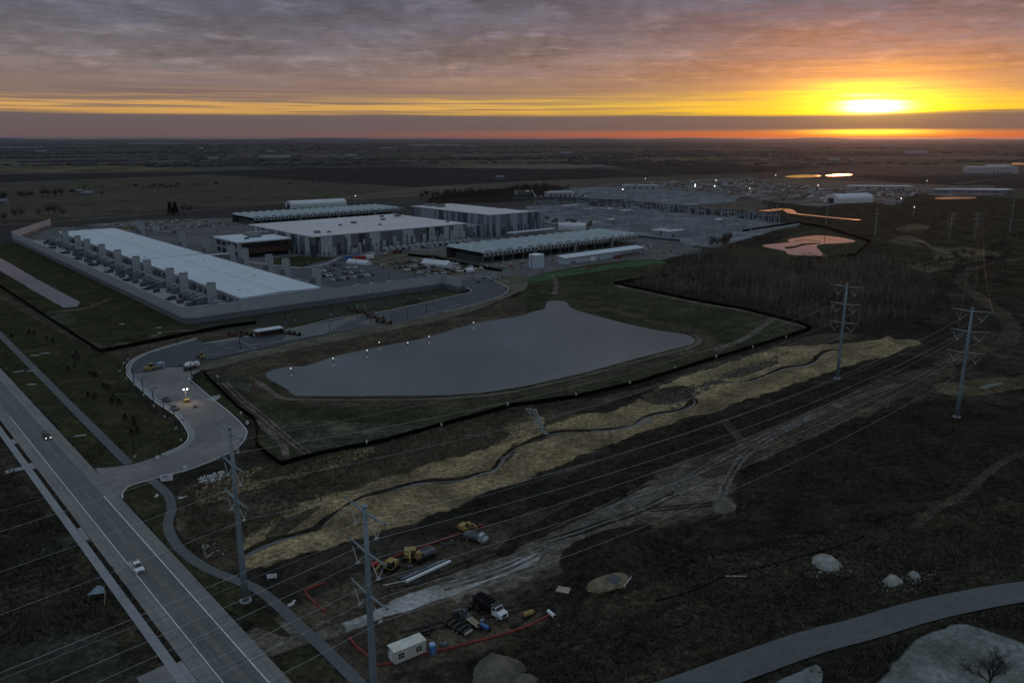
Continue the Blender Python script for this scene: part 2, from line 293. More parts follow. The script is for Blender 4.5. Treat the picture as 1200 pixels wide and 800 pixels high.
# ------------------------------------------------------------------ mesh helpers
def tag(o, label=None, cat=None, group=None, kind=None):
    for k, v in (('label', label), ('category', cat), ('group', group), ('kind', kind)):
        if v: o[k] = v
    return o
def thing(name, label, cat, loc=(0,0,0), rz=0., group=None):
    o = bpy.data.objects.new(name, None); COL.objects.link(o); o.empty_display_size = .5
    o.location = loc if len(loc) == 3 else (*loc, 0.); o.rotation_euler.z = rz
    return tag(o, label, cat, group)
def copy_tree(o, loc=None, rz=None, label=None, group=None, parent=None, scale=None):
    c = o.copy(); COL.objects.link(c)
    if parent is not None: c.parent = parent
    else:
        if loc is not None: c.location = loc if len(loc) == 3 else (*loc, 0.)
        if rz is not None: c.rotation_euler.z = rz
        if scale is not None: c.scale = scale
        tag(c, label, None, group)
    for ch in o.children: copy_tree(ch, parent=c)
    return c
class MB:
    def __init__(s): s.v = []; s.f = []; s.mi = []
    def add(s, vs, fs, mi=0):
        n = len(s.v); s.v += [tuple(v) for v in vs]; s.f += [tuple(i+n for i in f) for f in fs]; s.mi += [mi]*len(fs); return s
    def box(s, c, size, rz=0., mi=0, top=(1,1), tilt=None):
        x, y, z = (q/2 for q in size)
        vs = [Vector((sx*x*(top[0] if k else 1), sy*y*(top[1] if k else 1), z if k else -z)) for k in (0,1) for sx, sy in ((-1,-1),(1,-1),(1,1),(-1,1))]
        M_ = Matrix.Rotation(rz, 3, 'Z')
        if tilt: M_ = M_ @ Matrix.Rotation(tilt[0], 3, tilt[1])
        C_ = Vector(c)
        return s.add([M_ @ v + C_ for v in vs], [(3,2,1,0),(4,5,6,7),(0,1,5,4),(1,2,6,5),(2,3,7,6),(3,0,4,7)], mi)
    def b0(s, x0, x1, y0, y1, z0, z1, mi=0): return s.box(((x0+x1)/2, (y0+y1)/2, (z0+z1)/2), (x1-x0, y1-y0, z1-z0), 0, mi)
    def tube(s, pts, r, n=6, mi=0, r1=None, cap=True):
        pts = [Vector(p) for p in pts]; rings = []; up = Vector((0,0,1)); L = len(pts)
        for i, p in enumerate(pts):
            d = (pts[min(i+1, L-1)]-pts[max(i-1, 0)]).normalized()
            a = d.cross(up)
            if a.length < 1e-3: a = Vector((1,0,0))
            a.normalize(); b = d.cross(a)
            rr = r if r1 is None else r+(r1-r)*i/max(1, L-1)
            rings.append([p+a*math.cos(6.28318*k/n)*rr+b*math.sin(6.28318*k/n)*rr for k in range(n)])
        vs = [v for g in rings for v in g]
        fs = [(i*n+k, i*n+(k+1)%n, (i+1)*n+(k+1)%n, (i+1)*n+k) for i in range(L-1) for k in range(n)]
        if cap: fs += [tuple(range(n)), tuple((L-1)*n+k for k in reversed(range(n)))]
        return s.add(vs, fs, mi)
    def prism(s, poly, z0, z1, mi=0, mitop=None):           # convex or simple polygon pushed up
        n = len(poly); tri = tessellate_polygon([[Vector((p[0], p[1], 0)) for p in poly]])
        s.add([(p[0], p[1], z0) for p in poly]+[(p[0], p[1], z1) for p in poly], [(i, (i+1)%n, n+(i+1)%n, n+i) for i in range(n)], mi)
        return s.add([(p[0], p[1], z1) for p in poly], [tuple(t) for t in tri], mi if mitop is None else mitop)
    def profile(s, prof, w, mi=0, axis='x', off=0., top_in=0., zin=99.):  # side profile in x-z swept across y
        n = len(prof); g = lambda z: (w/2-top_in if z > zin else w/2)
        vs = [(x, off-g(z), z) for x, z in prof]+[(x, off+g(z), z) for x, z in prof]
        fs = [(i, (i+1)%n, n+(i+1)%n, n+i) for i in range(n)]
        tri = tessellate_polygon([[Vector((x, z, 0)) for x, z in prof]])
        fs += [tuple(t) for t in tri]+[tuple(n+i for i in reversed(t)) for t in tri]
        return s.add(vs, fs, mi)
    def cyl(s, c, r, w, n=12, mi=0, axis='y'):
        h = w/2; d = {'y': (0,h,0), 'z': (0,0,h), 'x': (h,0,0)}[axis]
        return s.tube([(c[0]-d[0], c[1]-d[1], c[2]-d[2]), (c[0]+d[0], c[1]+d[1], c[2]+d[2])], r, n, mi)
    def build(s, name, mats, parent=None, smooth=False):
        me = bpy.data.meshes.new(name); me.from_pydata(s.v, [], s.f)
        for m in (mats if isinstance(mats, (list, tuple)) else [mats]): me.materials.append(m)
        me.polygons.foreach_set('material_index', s.mi)
        if smooth: me.polygons.foreach_set('use_smooth', [True]*len(s.f))
        import bmesh
        bm = bmesh.new(); bm.from_mesh(me); bmesh.ops.recalc_face_normals(bm, faces=bm.faces); bm.to_mesh(me); bm.free()
        o = bpy.data.objects.new(name, me); COL.objects.link(o)
        if parent is not None: o.parent = parent
        return o

def resample(pts, closed=True, step=None, smooth=True):
    n = len(pts); out = []
    for i in range(n if closed else n-1):
        g = (lambda k: pts[k % n]) if closed else (lambda k: pts[max(0, min(n-1, k))])
        p0, p1, p2, p3 = (Vector(g(i+k)[:2]) for k in (-1, 0, 1, 2))
        L = (p2-p1).length; st = step or max(1., .006*min(p1.length, p2.length)); k = max(1, min(60, int(L/st)))
        for j in range(k):
            t = j/k
            if smooth: v = .5*((2*p1)+(p2-p0)*t+(2*p0-5*p1+4*p2-p3)*t*t+(3*p1-p0-3*p2+p3)*t**3)
            else: v = p1+(p2-p1)*t
            out.append(v)
    if not closed: out.append(Vector(pts[-1][:2]))
    return out
def normals(pts, closed=True):
    n = len(pts); out = []
    for i in range(n):
        a = pts[(i-1) % n] if closed else pts[max(0, i-1)]; b = pts[(i+1) % n] if closed else pts[min(n-1, i+1)]
        d = (b-a); d = d.normalized() if d.length > 1e-6 else Vector((1,0)); out.append(Vector((-d.y, d.x)))
    return out
def area(p): return .5*sum(p[i][0]*p[(i+1) % len(p)][1]-p[(i+1) % len(p)][0]*p[i][1] for i in range(len(p)))
LEVEL = [0]
def sheet(name, pts, mat, lv, soft=0., jit=0., smooth=True, px=True, kind='structure', label=None, cat=None, step=None):
    w = [P(*p) for p in pts] if px else pts
    r = resample(w, True, step, smooth)
    if area(r) < 0: r.reverse()
    if jit:
        nn = normals(r)
        r = [p+q*jit*(mnoise.fractal(Vector((p.x*.07, p.y*.07, lv*3.1)), .7, 2., 4)) for p, q in zip(r, nn)]
    LEVEL[0] += 1; z = .02+LEVEL[0]*.0015
    me = bpy.data.meshes.new(name); n = len(r)
    if soft:
        nn = normals(r); inn = [p+q*soft*.6 for p, q in zip(r, nn)]; outr = [p-q*soft*.6 for p, q in zip(r, nn)]
        tri = tessellate_polygon([[Vector((p.x, p.y, 0)) for p in inn]])
        vs = [(p.x, p.y, z) for p in inn]+[(p.x, p.y, z-.0005) for p in outr]
        fs = [tuple(t) for t in tri]+[(i, n+i, n+(i+1) % n, (i+1) % n) for i in range(n)]
        me.from_pydata(vs, [], fs)
        at = me.attributes.new('edge', 'FLOAT', 'POINT'); at.data.foreach_set('value', [1.]*n+[0.]*n)
    else:
        tri = tessellate_polygon([[Vector((p.x, p.y, 0)) for p in r]])
        me.from_pydata([(p.x, p.y, z) for p in r], [], [tuple(t) for t in tri])
        at = me.attributes.new('edge', 'FLOAT', 'POINT'); at.data.foreach_set('value', [1.]*n)
    me.materials.append(mat)
    o = bpy.data.objects.new(name, me); COL.objects.link(o); return tag(o, label, cat, None, kind)
def strip(name, pts, width, mat, lv, px=True, soft=0., jit=0., smooth=True, kind='structure', label=None, cat=None, step=None, h=None, lat=0., parent=None, z0=None):
    """ribbon along a line; h makes it a solid kerb or wall of that height"""
    w = [P(*p) for p in pts] if px else pts
    r = resample(w, False, step, smooth); nn = normals(r, False); n = len(r); LEVEL[0] += 1
    wd = width if callable(width) else (lambda t: width)
    z = .02+LEVEL[0]*.0015 if z0 is None else z0
    L, Rr = [], []
    for i, (p, q) in enumerate(zip(r, nn)):
        j = jit*mnoise.fractal(Vector((p.x*.1, p.y*.1, lv)), .7, 2., 4) if jit else 0.; hw = wd(i/(n-1))/2
        k = jit*mnoise.fractal(Vector((p.x*.1, p.y*.1, lv+9.)), .7, 2., 4) if jit else 0.
        L.append(p+q*(hw+lat+j)); Rr.append(p+q*(lat-hw+k))
    me = bpy.data.meshes.new(name); ed = None
    if h:
        vs = [(p.x, p.y, z) for p in L]+[(p.x, p.y, z) for p in Rr]+[(p.x, p.y, z+h) for p in L]+[(p.x, p.y, z+h) for p in Rr]
        fs = []
        for i in range(n-1):
            fs += [(2*n+i, 3*n+i, 3*n+i+1, 2*n+i+1), (i, 2*n+i, 2*n+i+1, i+1), (n+i, n+i+1, 3*n+i+1, 3*n+i)]
        fs += [(0, n, 3*n, 2*n), (n-1, 3*n-1, 4*n-1, 2*n-1)]
    elif soft:
        Lo = [p+q*soft for p, q in zip(L, nn)]; Ro = [p-q*soft for p, q in zip(Rr, nn)]
        vs = [(p.x, p.y, z) for p in L]+[(p.x, p.y, z) for p in Rr]+[(p.x, p.y, z-.0005) for p in Lo]+[(p.x, p.y, z-.0005) for p in Ro]
        ed = [1.]*(2*n)+[0.]*(2*n)
        for i in (0, n-1): ed[i] = ed[n+i] = 0.
        fs = []
        for i in range(n-1): fs += [(i, n+i, n+i+1, i+1), (2*n+i, i, i+1, 2*n+i+1), (n+i, 3*n+i, 3*n+i+1, n+i+1)]
    else:
        vs = [(p.x, p.y, z) for p in L]+[(p.x, p.y, z) for p in Rr]; fs = [(i, n+i, n+i+1, i+1) for i in range(n-1)]
    me.from_pydata(vs, [], fs)
    if not h:
        at = me.attributes.new('edge', 'FLOAT', 'POINT'); at.data.foreach_set('value', ed or [1.]*len(vs))
    me.materials.append(mat); o = bpy.data.objects.new(name, me); COL.objects.link(o)
    if parent is not None: o.parent = parent; return o
    return tag(o, label, cat, None, kind)
def inside(poly, X, Y):
    c = np.zeros(X.shape, bool); n = len(poly)
    for i in range(n):
        (x0, y0), (x1, y1) = poly[i], poly[(i+1) % n]
        if y0 == y1: continue
        k = ((y0 > Y) != (y1 > Y)) & (X < (x1-x0)*(Y-y0)/(y1-y0)+x0); c ^= k
    return c
def edge_dist(poly, X, Y):
    d = np.full(X.shape, 1e9); n = len(poly)
    for i in range(n):
        (x0, y0), (x1, y1) = poly[i], poly[(i+1) % n]; dx, dy = x1-x0, y1-y0; L = dx*dx+dy*dy+1e-9
        t = np.clip(((X-x0)*dx+(Y-y0)*dy)/L, 0, 1); d = np.minimum(d, np.hypot(X-x0-t*dx, Y-y0-t*dy))
    return d
def mound(name, pts, h, run, mat, label, cat, px=True, res=.6, rough=.3, kind=None, group=None, flat=False):
    w = [P(*p) for p in pts] if px else pts
    r = [tuple(p) for p in resample(w, True, None, True)]; cx = sum(p[0] for p in r)/len(r); cy = sum(p[1] for p in r)/len(r)
    xs = np.arange(min(p[0] for p in r)-res, max(p[0] for p in r)+res, res); ys = np.arange(min(p[1] for p in r)-res, max(p[1] for p in r)+res, res)
    X, Y = np.meshgrid(xs, ys); ins = inside(r, X, Y); D = edge_dist(r, X, Y)*np.where(ins, 1, -1)
    Z = np.zeros(X.shape)
    for i in range(X.shape[0]):
        for j in range(X.shape[1]):
            if D[i, j] > -res*2: Z[i, j] = mnoise.fractal(Vector((X[i, j]*.45, Y[i, j]*.45, 3.)), .8, 2., 5)
    t = np.clip((D+Z*rough*1.2)/run, -.1, 1); H = np.where(t > 0, h*np.sin(np.clip(t, 0, 1)*1.57), t*3.)+np.where(t > 0, Z*rough*np.clip(t*3, 0, 1), 0)
    ok = (D > -res*1.6); idx = -np.ones(X.shape, int); vs = []
    for i, j in zip(*np.nonzero(ok)): idx[i, j] = len(vs); vs.append((X[i, j]-cx, Y[i, j]-cy, H[i, j]+.01))
    fs = [(idx[i, j], idx[i, j+1], idx[i+1, j+1], idx[i+1, j]) for i in range(X.shape[0]-1) for j in range(X.shape[1]-1) if min(idx[i, j], idx[i, j+1], idx[i+1, j+1], idx[i+1, j]) >= 0]
    me = bpy.data.meshes.new(name); me.from_pydata(vs, [], fs); me.materials.append(mat)
    at = me.attributes.new('edge', 'FLOAT', 'POINT'); at.data.foreach_set('value', [1.]*len(vs))
    me.polygons.foreach_set('use_smooth', [True]*len(fs))
    o = bpy.data.objects.new(name, me); COL.objects.link(o); o.location = (cx, cy, 0); return tag(o, label, cat, group, kind)
ORD = ['first','second','third','fourth','fifth','sixth','seventh','eighth','ninth','tenth','eleventh','twelfth','thirteenth','fourteenth','fifteenth','sixteenth','seventeenth','eighteenth','nineteenth','twentieth','twenty-first','twenty-second','twenty-third','twenty-fourth','twenty-fifth','twenty-sixth','twenty-seventh','twenty-eighth','twenty-ninth','thirtieth']
def nth(i): return ORD[i] if i < len(ORD) else 'later'
def along(pts, spacing, px=True, smooth=True, start=0.):
    w = [P(*p) for p in pts] if px else pts
    r = resample(w, False, 1.0, smooth); out = []; d = 0.; nxt = start
    for a, b in zip(r, r[1:]):
        L = (b-a).length
        while L > 0 and d+L >= nxt:
            t = (nxt-d)/L; p = a+(b-a)*t; out.append((p.x, p.y, math.atan2((b-a).y, (b-a).x))); nxt += spacing
        d += L
    return out
# ------------------------------------------------------------------ ground
def big_ground():
    me = bpy.data.meshes.new('ground'); X = 45000
    me.from_pydata([(-X,-X,0),(X,-X,0),(X,X,0),(-X,X,0)], [], [(0,1,2,3)]); me.materials.append(G_FARM)
    return tag(bpy.data.objects.new('ground', me), kind='structure')
COL.objects.link(big_ground())
def far_hills():
    mb = MB()
    for k, (d, hmax) in enumerate([(17000, 22), (24000, 52), (33000, 78)]):
        n = 160; w = d*.05
        for i in range(n):
            a0 = R(-50+100*i/n); a1 = R(-50+100*(i+1)/n)
            h = lambda a: hmax*max(.05, .45+.9*mnoise.fractal(Vector((a*14, k*7.3, 0)), 1, 2, 5))
            p = lambda a, q, z: (math.sin(a)*(d+q), math.cos(a)*(d+q), z)
            mb.add([p(a0,-w,0), p(a1,-w,0), p(a1,0,h(a1)), p(a0,0,h(a0)), p(a1,w,0), p(a0,w,0)], [(0,1,2,3),(3,2,4,5)])
    return tag(mb.build('hills', FARWOOD, smooth=True), kind='structure')
far_hills()
sheet('field', [(-60,197),(60,194),(140,193),(232,195),(226,200),(120,201),(-60,205)], G_TAN, 1, 12, 3, False)
sheet('field', [(-60,206),(226,201),(330,198),(480,196),(720,199),(790,206),(600,213),(480,220),(400,214),(250,205),(-60,216)], G_PLOUGH, 1, 12, 3, False)
sheet('field', [(-60,217),(250,206),(400,215),(478,221),(400,231),(240,242),(110,254),(-60,262)], G_OLIVE, 1, 8, 3, False)
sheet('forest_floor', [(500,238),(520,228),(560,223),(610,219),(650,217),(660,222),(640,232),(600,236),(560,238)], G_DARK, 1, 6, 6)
sheet('field', [(500,187),(560,184),(640,183),(700,190),(640,193),(545,194)], G_TAN, 1, 12, 3, False)
sheet('field', [(420,180),(520,180),(540,186),(430,187)], G_OLIVE, 1, 12, 3, False)
sheet('field', [(235,190),(330,186),(400,187),(390,191),(250,193)], G_OLIVE, 1, 12, 3, False)
sheet('field', [(760,186),(900,183),(1010,184),(1000,186.5),(860,188),(760,189)], G_TAN, 1, 12, 3, False)
sheet('field', [(700,191),(850,190),(960,196),(880,203),(780,206)], G_PLOUGH, 1, 12, 3, False)
sheet('field', [(1000,190),(1130,186),(1260,187),(1260,194),(1100,197)], G_OLIVE, 1, 12, 3, False)
sheet('field', [(1000,206),(1130,206),(1260,206),(1260,222),(1180,220),(1050,214)], G_PLOUGH, 1, 10, 3, False)
for p_, m_ in (([(440,187),(520,184.5),(600,184),(560,188),(470,189.5)], G_TAN), ([(640,180),(720,178.5),(800,179),(760,181.5),(660,182)], G_OLIVE), ([(0,181),(90,179.5),(190,180),(150,183),(0,185)], G_OLIVE), ([(250,181.5),(330,180),(400,181),(340,184)], G_TAN), ([(20,189),(120,187),(200,187.5),(130,190),(20,191)], G_PLOUGH), ([(560,176),(650,175),(690,176),(600,177.5)], G_TAN), ([(800,176.5),(900,175.5),(980,176.5),(880,178)], G_TAN), ([(1040,193),(1140,190.5),(1200,192),(1120,195)], G_TAN), ([(850,192),(980,190),(1010,191.5),(900,194.5)], G_TAN), ([(340,175),(420,174),(470,174.6),(400,176)], G_OLIVE), ([(120,174.5),(200,173.8),(240,174.4),(160,175.6)], G_TAN)): sheet('field', p_, m_, 1, 20, 6, False)
for a in ([(478,169.2),(542,169.0),(540,170.6),(480,170.8)], [(0,171.8),(52,171.8),(52,173.4),(0,173.4)], [(70,170.4),(112,170.2),(112,171.2),(70,171.4)], [(150,167.8),(215,167.5),(215,168.5),(150,168.8)],
          [(245,168.2),(268,168),(268,169),(245,169.2)], [(360,168.6),(402,168),(402,170),(362,170.4)], [(692,168.2),(770,168.2),(770,169.4),(694,169.4)], [(1065,181),(1105,180),(1105,181.4),(1066,182)]):
    sheet('field', a, G_WHITE, 1, 30, 0, False)
FR = surf('far_road', (.085,.082,.078), var=.15, scale=.05, edge=True)
for pts, wd in (([(-60,264),(40,262),(100,257),(240,245.5),(420,231),(540,221.5),(600,217.5),(700,215.6),(780,213)], 16), ([(700,214),(800,210),(870,205.5),(960,201),(1040,199.5),(1120,203),(1260,197)], 18),
                ([(1045,201),(1115,203.5),(1160,201)], 14), ([(700,201.5),(840,206),(870,206)], 16), ([(600,197),(720,196.5),(850,197)], 14), ([(1120,216),(1160,211),(1260,206)], 18),
                ([(1010,239),(1075,232),(1130,232),(1260,228)], 8), ([(-60,247),(60,242),(120,246)], 6)):
    strip('road', pts, wd, FR, 2, soft=2)
sheet('scrub', [(-300,980),(1500,980),(1500,330),(1260,268),(1060,238),(900,244),(850,262),(700,310),(500,350),(250,430),(60,320),(-300,360)], G_SCRUB, 3, 6, 4)
sheet('meadow', [(900,232),(1000,224),(1180,232),(1300,238),(1300,330),(1100,330),(1010,282),(930,262)], G_ROUGH, 4, 6, 5)
sheet('meadow', [(-120,620),(-20,540),(60,590),(110,670),(195,790),(230,880),(-200,900)], G_ROUGH, 4, 2, 2)
sheet('meadow', [(560,790),(620,742),(700,700),(800,668),(900,640),(1010,620),(1150,590),(1300,560),(1300,660),(1110,688),(1000,716),(820,772),(720,830),(520,860)], G_ROUGH, 4, 5, 5)
sheet('dark_verge', [(950,800),(985,778),(1060,752),(1110,730),(1200,712),(1330,690),(1330,800),(1150,860)], G_SCRUB, 4, 2, 2)
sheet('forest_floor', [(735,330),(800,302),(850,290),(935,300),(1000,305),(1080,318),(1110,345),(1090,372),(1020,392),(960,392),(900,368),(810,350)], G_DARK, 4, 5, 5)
# left lawns, basin grass and swale
sheet('lawn', [(-140,300),(16,284),(120,330),(211,380),(230,381),(240,388),(120,412),(60,384),(0,352),(-140,330)], G_LAWN, 5, 1, 1, False)
sheet('lawn', [(-140,320),(0,338),(60,374),(117,416),(150,415),(146,432),(152,450),(180,486),(215,500),(224,513),(213,524),(188,534),(160,544),(140,546),(107,543),(0,428),(-140,360)], G_LAWN, 5, 1, .6, False)
strip('haul_track', [(-60,318),(0,346),(60,380),(122,410)], 5, G_BROWN, 5, soft=1.5, jit=.6)
sheet('frosty_patch', [(127,408),(140,401),(155,401),(158,405),(142,410),(128,411)], G_PALEG, 5, 2, 1)
sheet('frosty_patch', [(45,372),(62,365),(92,372),(88,379),(60,378)], G_PALEG, 5, 2, 1)
strip('haul_track', [(52,366),(95,362),(115,356),(128,351)], 2.5, G_TRACK, 5, soft=1, jit=.5)
strip('haul_track', [(175,395),(195,389),(215,387),(238,388)], 3, G_TRACK, 5, soft=1, jit=.5)
# site pavements
sheet('site_yard', [W(*p) for p in [(146,441),(317,438.5),(330,560),(330,880),(300,960),(204,1040),(148,925)]], G_SITE, 6, 0, 0, False, px=False)
sheet('site_yard', [W(*p) for p in [(317,440),(345,425),(400,425),(470,410),(610,430),(640,500),(660,700),(560,940),(300,1060),(230,1040),(300,960),(330,880)]], G_SITE, 6, 6, 3, False, px=False)
sheet('parking_lot', [W(*p) for p in [(262,447),(316,441),(330,470),(400,520),(398,600),(322,612),(275,606),(262,560)]], NEWASPH, 7, 0, 0, False, px=False)
sheet('parking_lot', [W(*p) for p in [(336,470),(402,470),(408,600),(330,606)]], G_TRACK, 7, 3, 2, False, px=False)
sheet('parking_lot', [W(*p) for p in [(262,905),(330,880),(395,975),(300,1050),(238,1035)]], G_SITE, 7, 3, 2, False, px=False)
sheet('yard_strip', [W(*p) for p in [(146.5,443),(181,443),(181,905),(152,920),(146.5,905)]], surf('pale_yard_concrete', (.235,.235,.245), var=.12, scale=.2), 7, 0, 0, False, px=False)
sheet('plaza_lawn', [W(*p) for p in [(272,600),(285,585),(308,600),(330,612),(310,640),(284,640)]], G_LAWN, 7, 2, .5, px=False)
strip('footpath', [W(*p) for p in [(266,640),(276,600),(288,580),(312,590),(336,612)]], 4, WALK, 7, px=False)
# the ramped apron between the wall and the entrance road
sheet('verge', [(240,396),(300,385),(344,380),(400,369),(455,359),(520,343),(538,340),(538,347),(455,364),(390,374),(344.5,385),(240,403)], G_GRASS, 6, 1, .5, False)
sheet('brown_bank', [(122,415),(225,392),(240,391),(300,384),(330,381),(345,384),(240,402),(229,396),(182,410),(157,420),(150,424)], G_BROWN, 6, 1, .6, False)
# basin grounds
sheet('basin_grass', [(240,443),(279,480),(301,498),(301.5,522),(330,545),(375,533),(450,518.5),(525,497),(600,476),(675,466),(750,448),(825,424),(900,401.5),(950,386),(936,381),(870,364.5),(810,354),(722,334),(752,327),(780,309),(755,304),(680,312),(618,326),(610,345),(590,352),(540,370),(468,378),(375,396),(300,413),(240,434)], G_GRASS, 7, 1, .6)
sheet('hydroseed', [(619,327),(640,320.5),(700,312),(756,304.5),(782,308.5),(745,312),(705,317),(660,324),(630,331)], G_HYDRO, 8, 2, 1.)
sheet('bare_shore', [(240,436),(300,415),(375,398),(470,380),(542,370),(592,352),(612,352),(618,366),(600,376),(555,384),(500,399),(450,409),(396,421),(372,430),(350,438),(315,450),(330,463),(380,470),(465,470),(545,468),(600,461),(650,451),(690,441),(752,424),(808,410),(825,402),(812,392),(756,377),(700,361),(676,350),(690,352),(760,372),(830,390),(838,402),(810,416),(755,431),(690,449),(640,459),(560,471),(465,476),(370,476),(310,468),(275,452)], G_BROWN, 8, 1.5, .8)
sheet('seeded_ground', [(322,494),(400,493),(470,495),(500,500),(470,508),(440,516),(400,524),(375,532),(352,528),(338,512)], G_PALEG, 8, 2.5, 2.)
sheet('frosty_patch', [(243,440),(258,437),(266,447),(262,458),(252,452)], G_PALEG, 8, 1.2, 1)
sheet('frosty_patch', [(263,442),(285,441),(294,452),(288,462),(272,458)], G_PALEG, 8, 1.2, 1.5)
strip('haul_track', [(262,447),(285,470),(310,490),(335,512),(365,535)], 3.4, G_BROWN, 8, soft=1, jit=.6)
strip('haul_track', [(300,492),(318,508),(333,524),(336,535)], 1.6, G_TRACK, 8, soft=.8, jit=.4)
strip('haul_track', [(951,387),(915,372),(900,378),(870,398),(835,412)], 3, G_TRACK, 8, soft=1, jit=.5)
strip('haul_track', [(720,334),(810,353.5),(870,364),(936,381)], 4, G_TRACK, 8, soft=1.5, jit=.5)
strip('haul_track', [(648,322),(652,334),(649,345)], 3, G_TRACK, 8, soft=1, jit=.6)
WLABEL = None
sheet('pond', [(310.5,439.5),(318,434),(339,429.5),(356,429.5),(366,426.5),(396,417),(450,405),(498,396),(555,379.5),(600,372),(612,369.5),(630,364),(639,362),(642,353.5),(661.5,353),(672,362),(696,369.5),(750,383),(795,391),(807,393.5),(814.5,399.5),(804,405.5),(750,419),(690,435.5),(645,446),(600,455),(540,462),(465,464),(360,464),(344,461.5),(336,456),(326,450.5),(315,445)], WATER, 9, 0, .5)
sheet('swale', [(-120,252),(0,302),(50,331),(94,354),(90,359.5),(74,360.5),(40,341),(0,317),(-120,272)], WATER, 9, 0, .4, False)
strip('shoreline', [(300,446),(316,457),(330,466),(360,468.5),(465,468.5),(540,466),(600,459),(645,449.5),(690,439),(750,422.5),(806,408),(820,399.5),(812,392)], 1.6, G_GRAVRD, 9, soft=1, jit=.5)
# second basin and channels to the right
sheet('basin_grass', [(815,297),(900,288),(930,273),(960,268),(1000,278),(1022,285),(1000,302),(930,303)], G_GRASS, 7, 3, 1, False)
strip('basin_grass', [(830,296),(870,276),(935,266)], 14, G_GRASS, 7, soft=3)
sheet('pond', [(893,288.5),(905,286),(925,284),(922,281.5),(938,278),(960,276),(985,278.5),(1003,283),(985,285),(962,286.5),(957,290),(966,299),(972,301.5),(945,300.5),(925,298),(918,294)], BASIN, 9, 0, 1.2)
strip('channel', [(894,247.5),(903,246.5),(918,245),(925,247),(930,250),(955,253),(985,256),(1008,258)], lambda t: 18-11*t, BASIN, 9)
sheet('pond', [(920,207.2),(930,205.4),(955,205.0),(962,206.4),(948,208),(930,208.4)], FARWATER, 9, 0, 0)
sheet('pond', [(967,205.6),(985,203.6),(998,204.2),(996,205.6),(975,206.8)], FARWATER, 9, 0, 0)
sheet('pond', [(1176,191.6),(1196,190.8),(1230,191),(1230,193),(1184,193.2)], FARWATER, 9, 0, 0)
sheet('pond', [(1098,231.6),(1120,230.8),(1143,231.4),(1138,232.8),(1100,233.6)], FARWATER, 9, 0, 0)
sheet('island', [(920,289.6),(931,288.4),(942,285.6),(962,284.6),(958,286),(942,287.6),(932,290.4),(922,291.6)], G_DARK, 9, .6, .6)
strip('island', [(930,282.6),(945,281.4),(965,283.5)], 2.2, G_DARK, 9, soft=.6, jit=.8)
# straw-mulched stream corridor
sheet('straw_bank', [(1040,283),(1058,276),(1075,278),(1100,290),(1130,290),(1172,296),(1160,304),(1125,311),(1090,320),(1068,312),(1095,302),(1085,292),(1065,288)], G_STRAWF, 8, 4, 3)
sheet('straw_bank', [(1048,268),(1070,262),(1090,264),(1085,269),(1062,271)], G_STRAWF, 8, 5, 4)
sheet('brown_soil', [(205,590),(240,560),(330,548),(420,528),(540,498),(660,475),(760,452),(880,415),(960,392),(1010,394),(960,404),(860,420),(760,456),(640,500),(520,540),(400,580),(300,622),(285,660),(255,668),(222,640)], G_BROWN, 8, 2, 2)
sheet('straw_bank', [(284,662),(288,630),(330,603),(375,584),(430,565),(500,544),(540,535),(570,525),(600,510),(635,501),(675,488),(712,482),(735,476),(750,466),(775,452),(800,441),(850,426),(890,413),(927,406),(980,403.5),(1030,399),(1064,398),(1076,402),(1040,417),(985,431),(940,447.5),(890,464),(840,480),(790,496),(740,512),(650,547),(575,577),(515,600),(450,622),(390,641),(330,657),(296,666)], G_STRAW, 9, 2, 2.5)
sheet('straw_bank', [(225,590),(240,566),(290,552),(305,549),(303,560),(345,552),(357,545),(360,556),(320,568),(262,584)], G_STRAW, 9, 1.5, 3)
sheet('straw_bank', [(366,545),(380,536),(430,526),(432,532),(400,545),(370,553)], G_STRAW, 9, 1.2, 1.5)
sheet('straw_bank', [(1090,450),(1130,446),(1200,440),(1290,430),(1290,446),(1200,456),(1150,464),(1110,462)], G_STRAWF, 9, 2.5, 3)
sheet('straw_bank', [(590,497),(625,488),(640,492),(630,502),(600,508)], G_STRAW, 9, 1.2, 1.5)
for a in ([(330,612),(345,604),(375,593),(368,600),(345,618),(322,632),(316,630)], [(752,466),(775,456),(800,452),(812,458),(800,470),(770,474)], [(590,535),(597,524),(606,519),(604,530),(594,541)], [(850,440),(875,431),(900,424),(915,425),(890,434),(862,443)]):
    sheet('mud_patch', a, G_BROWN, 10, 1.5, 1.2)
CREEK = [(287,652),(320,637),(352,627),(375,620),(388,608),(405,597),(425,585),(457,575),(495,567),(537,564),(562,557),(582,550),(592,537),(605,526),(630,516),(660,507),(712,505),(740,500),(757,490),(772,486),(802,480),(814,472),(809,462),(817,455),(840,450),(880,447),(902,439),(920,433),(952,427),(962,417),(977,411),(1015,410),(1040,402)]
strip('stream_bank', CREEK, lambda t: max(.2, 1.3+1.5*math.sin(t*31)+.8*math.sin(t*77)), G_DARK, 10, soft=.8, jit=.8, lat=1.1)
strip('creek', CREEK, lambda t: max(.12, .55+.5*math.sin(t*23+1.2)+.45*math.sin(t*61)+.25*math.sin(t*140)), WATER, 10, jit=.35)
strip('creek', [(622,482),(630,490),(634,500),(641,510)], 1.0, G_WHITE, 10, soft=.4, jit=.4)
strip('creek', [(1050,283),(1075,284),(1088,292),(1105,298),(1125,300),(1108,305),(1080,311)], 3, G_DARK, 10, soft=.6, jit=.6)
strip('creek', [(1149,456),(1165,451),(1178,449)], 1.6, G_WHITE, 10, soft=.6, jit=.8)
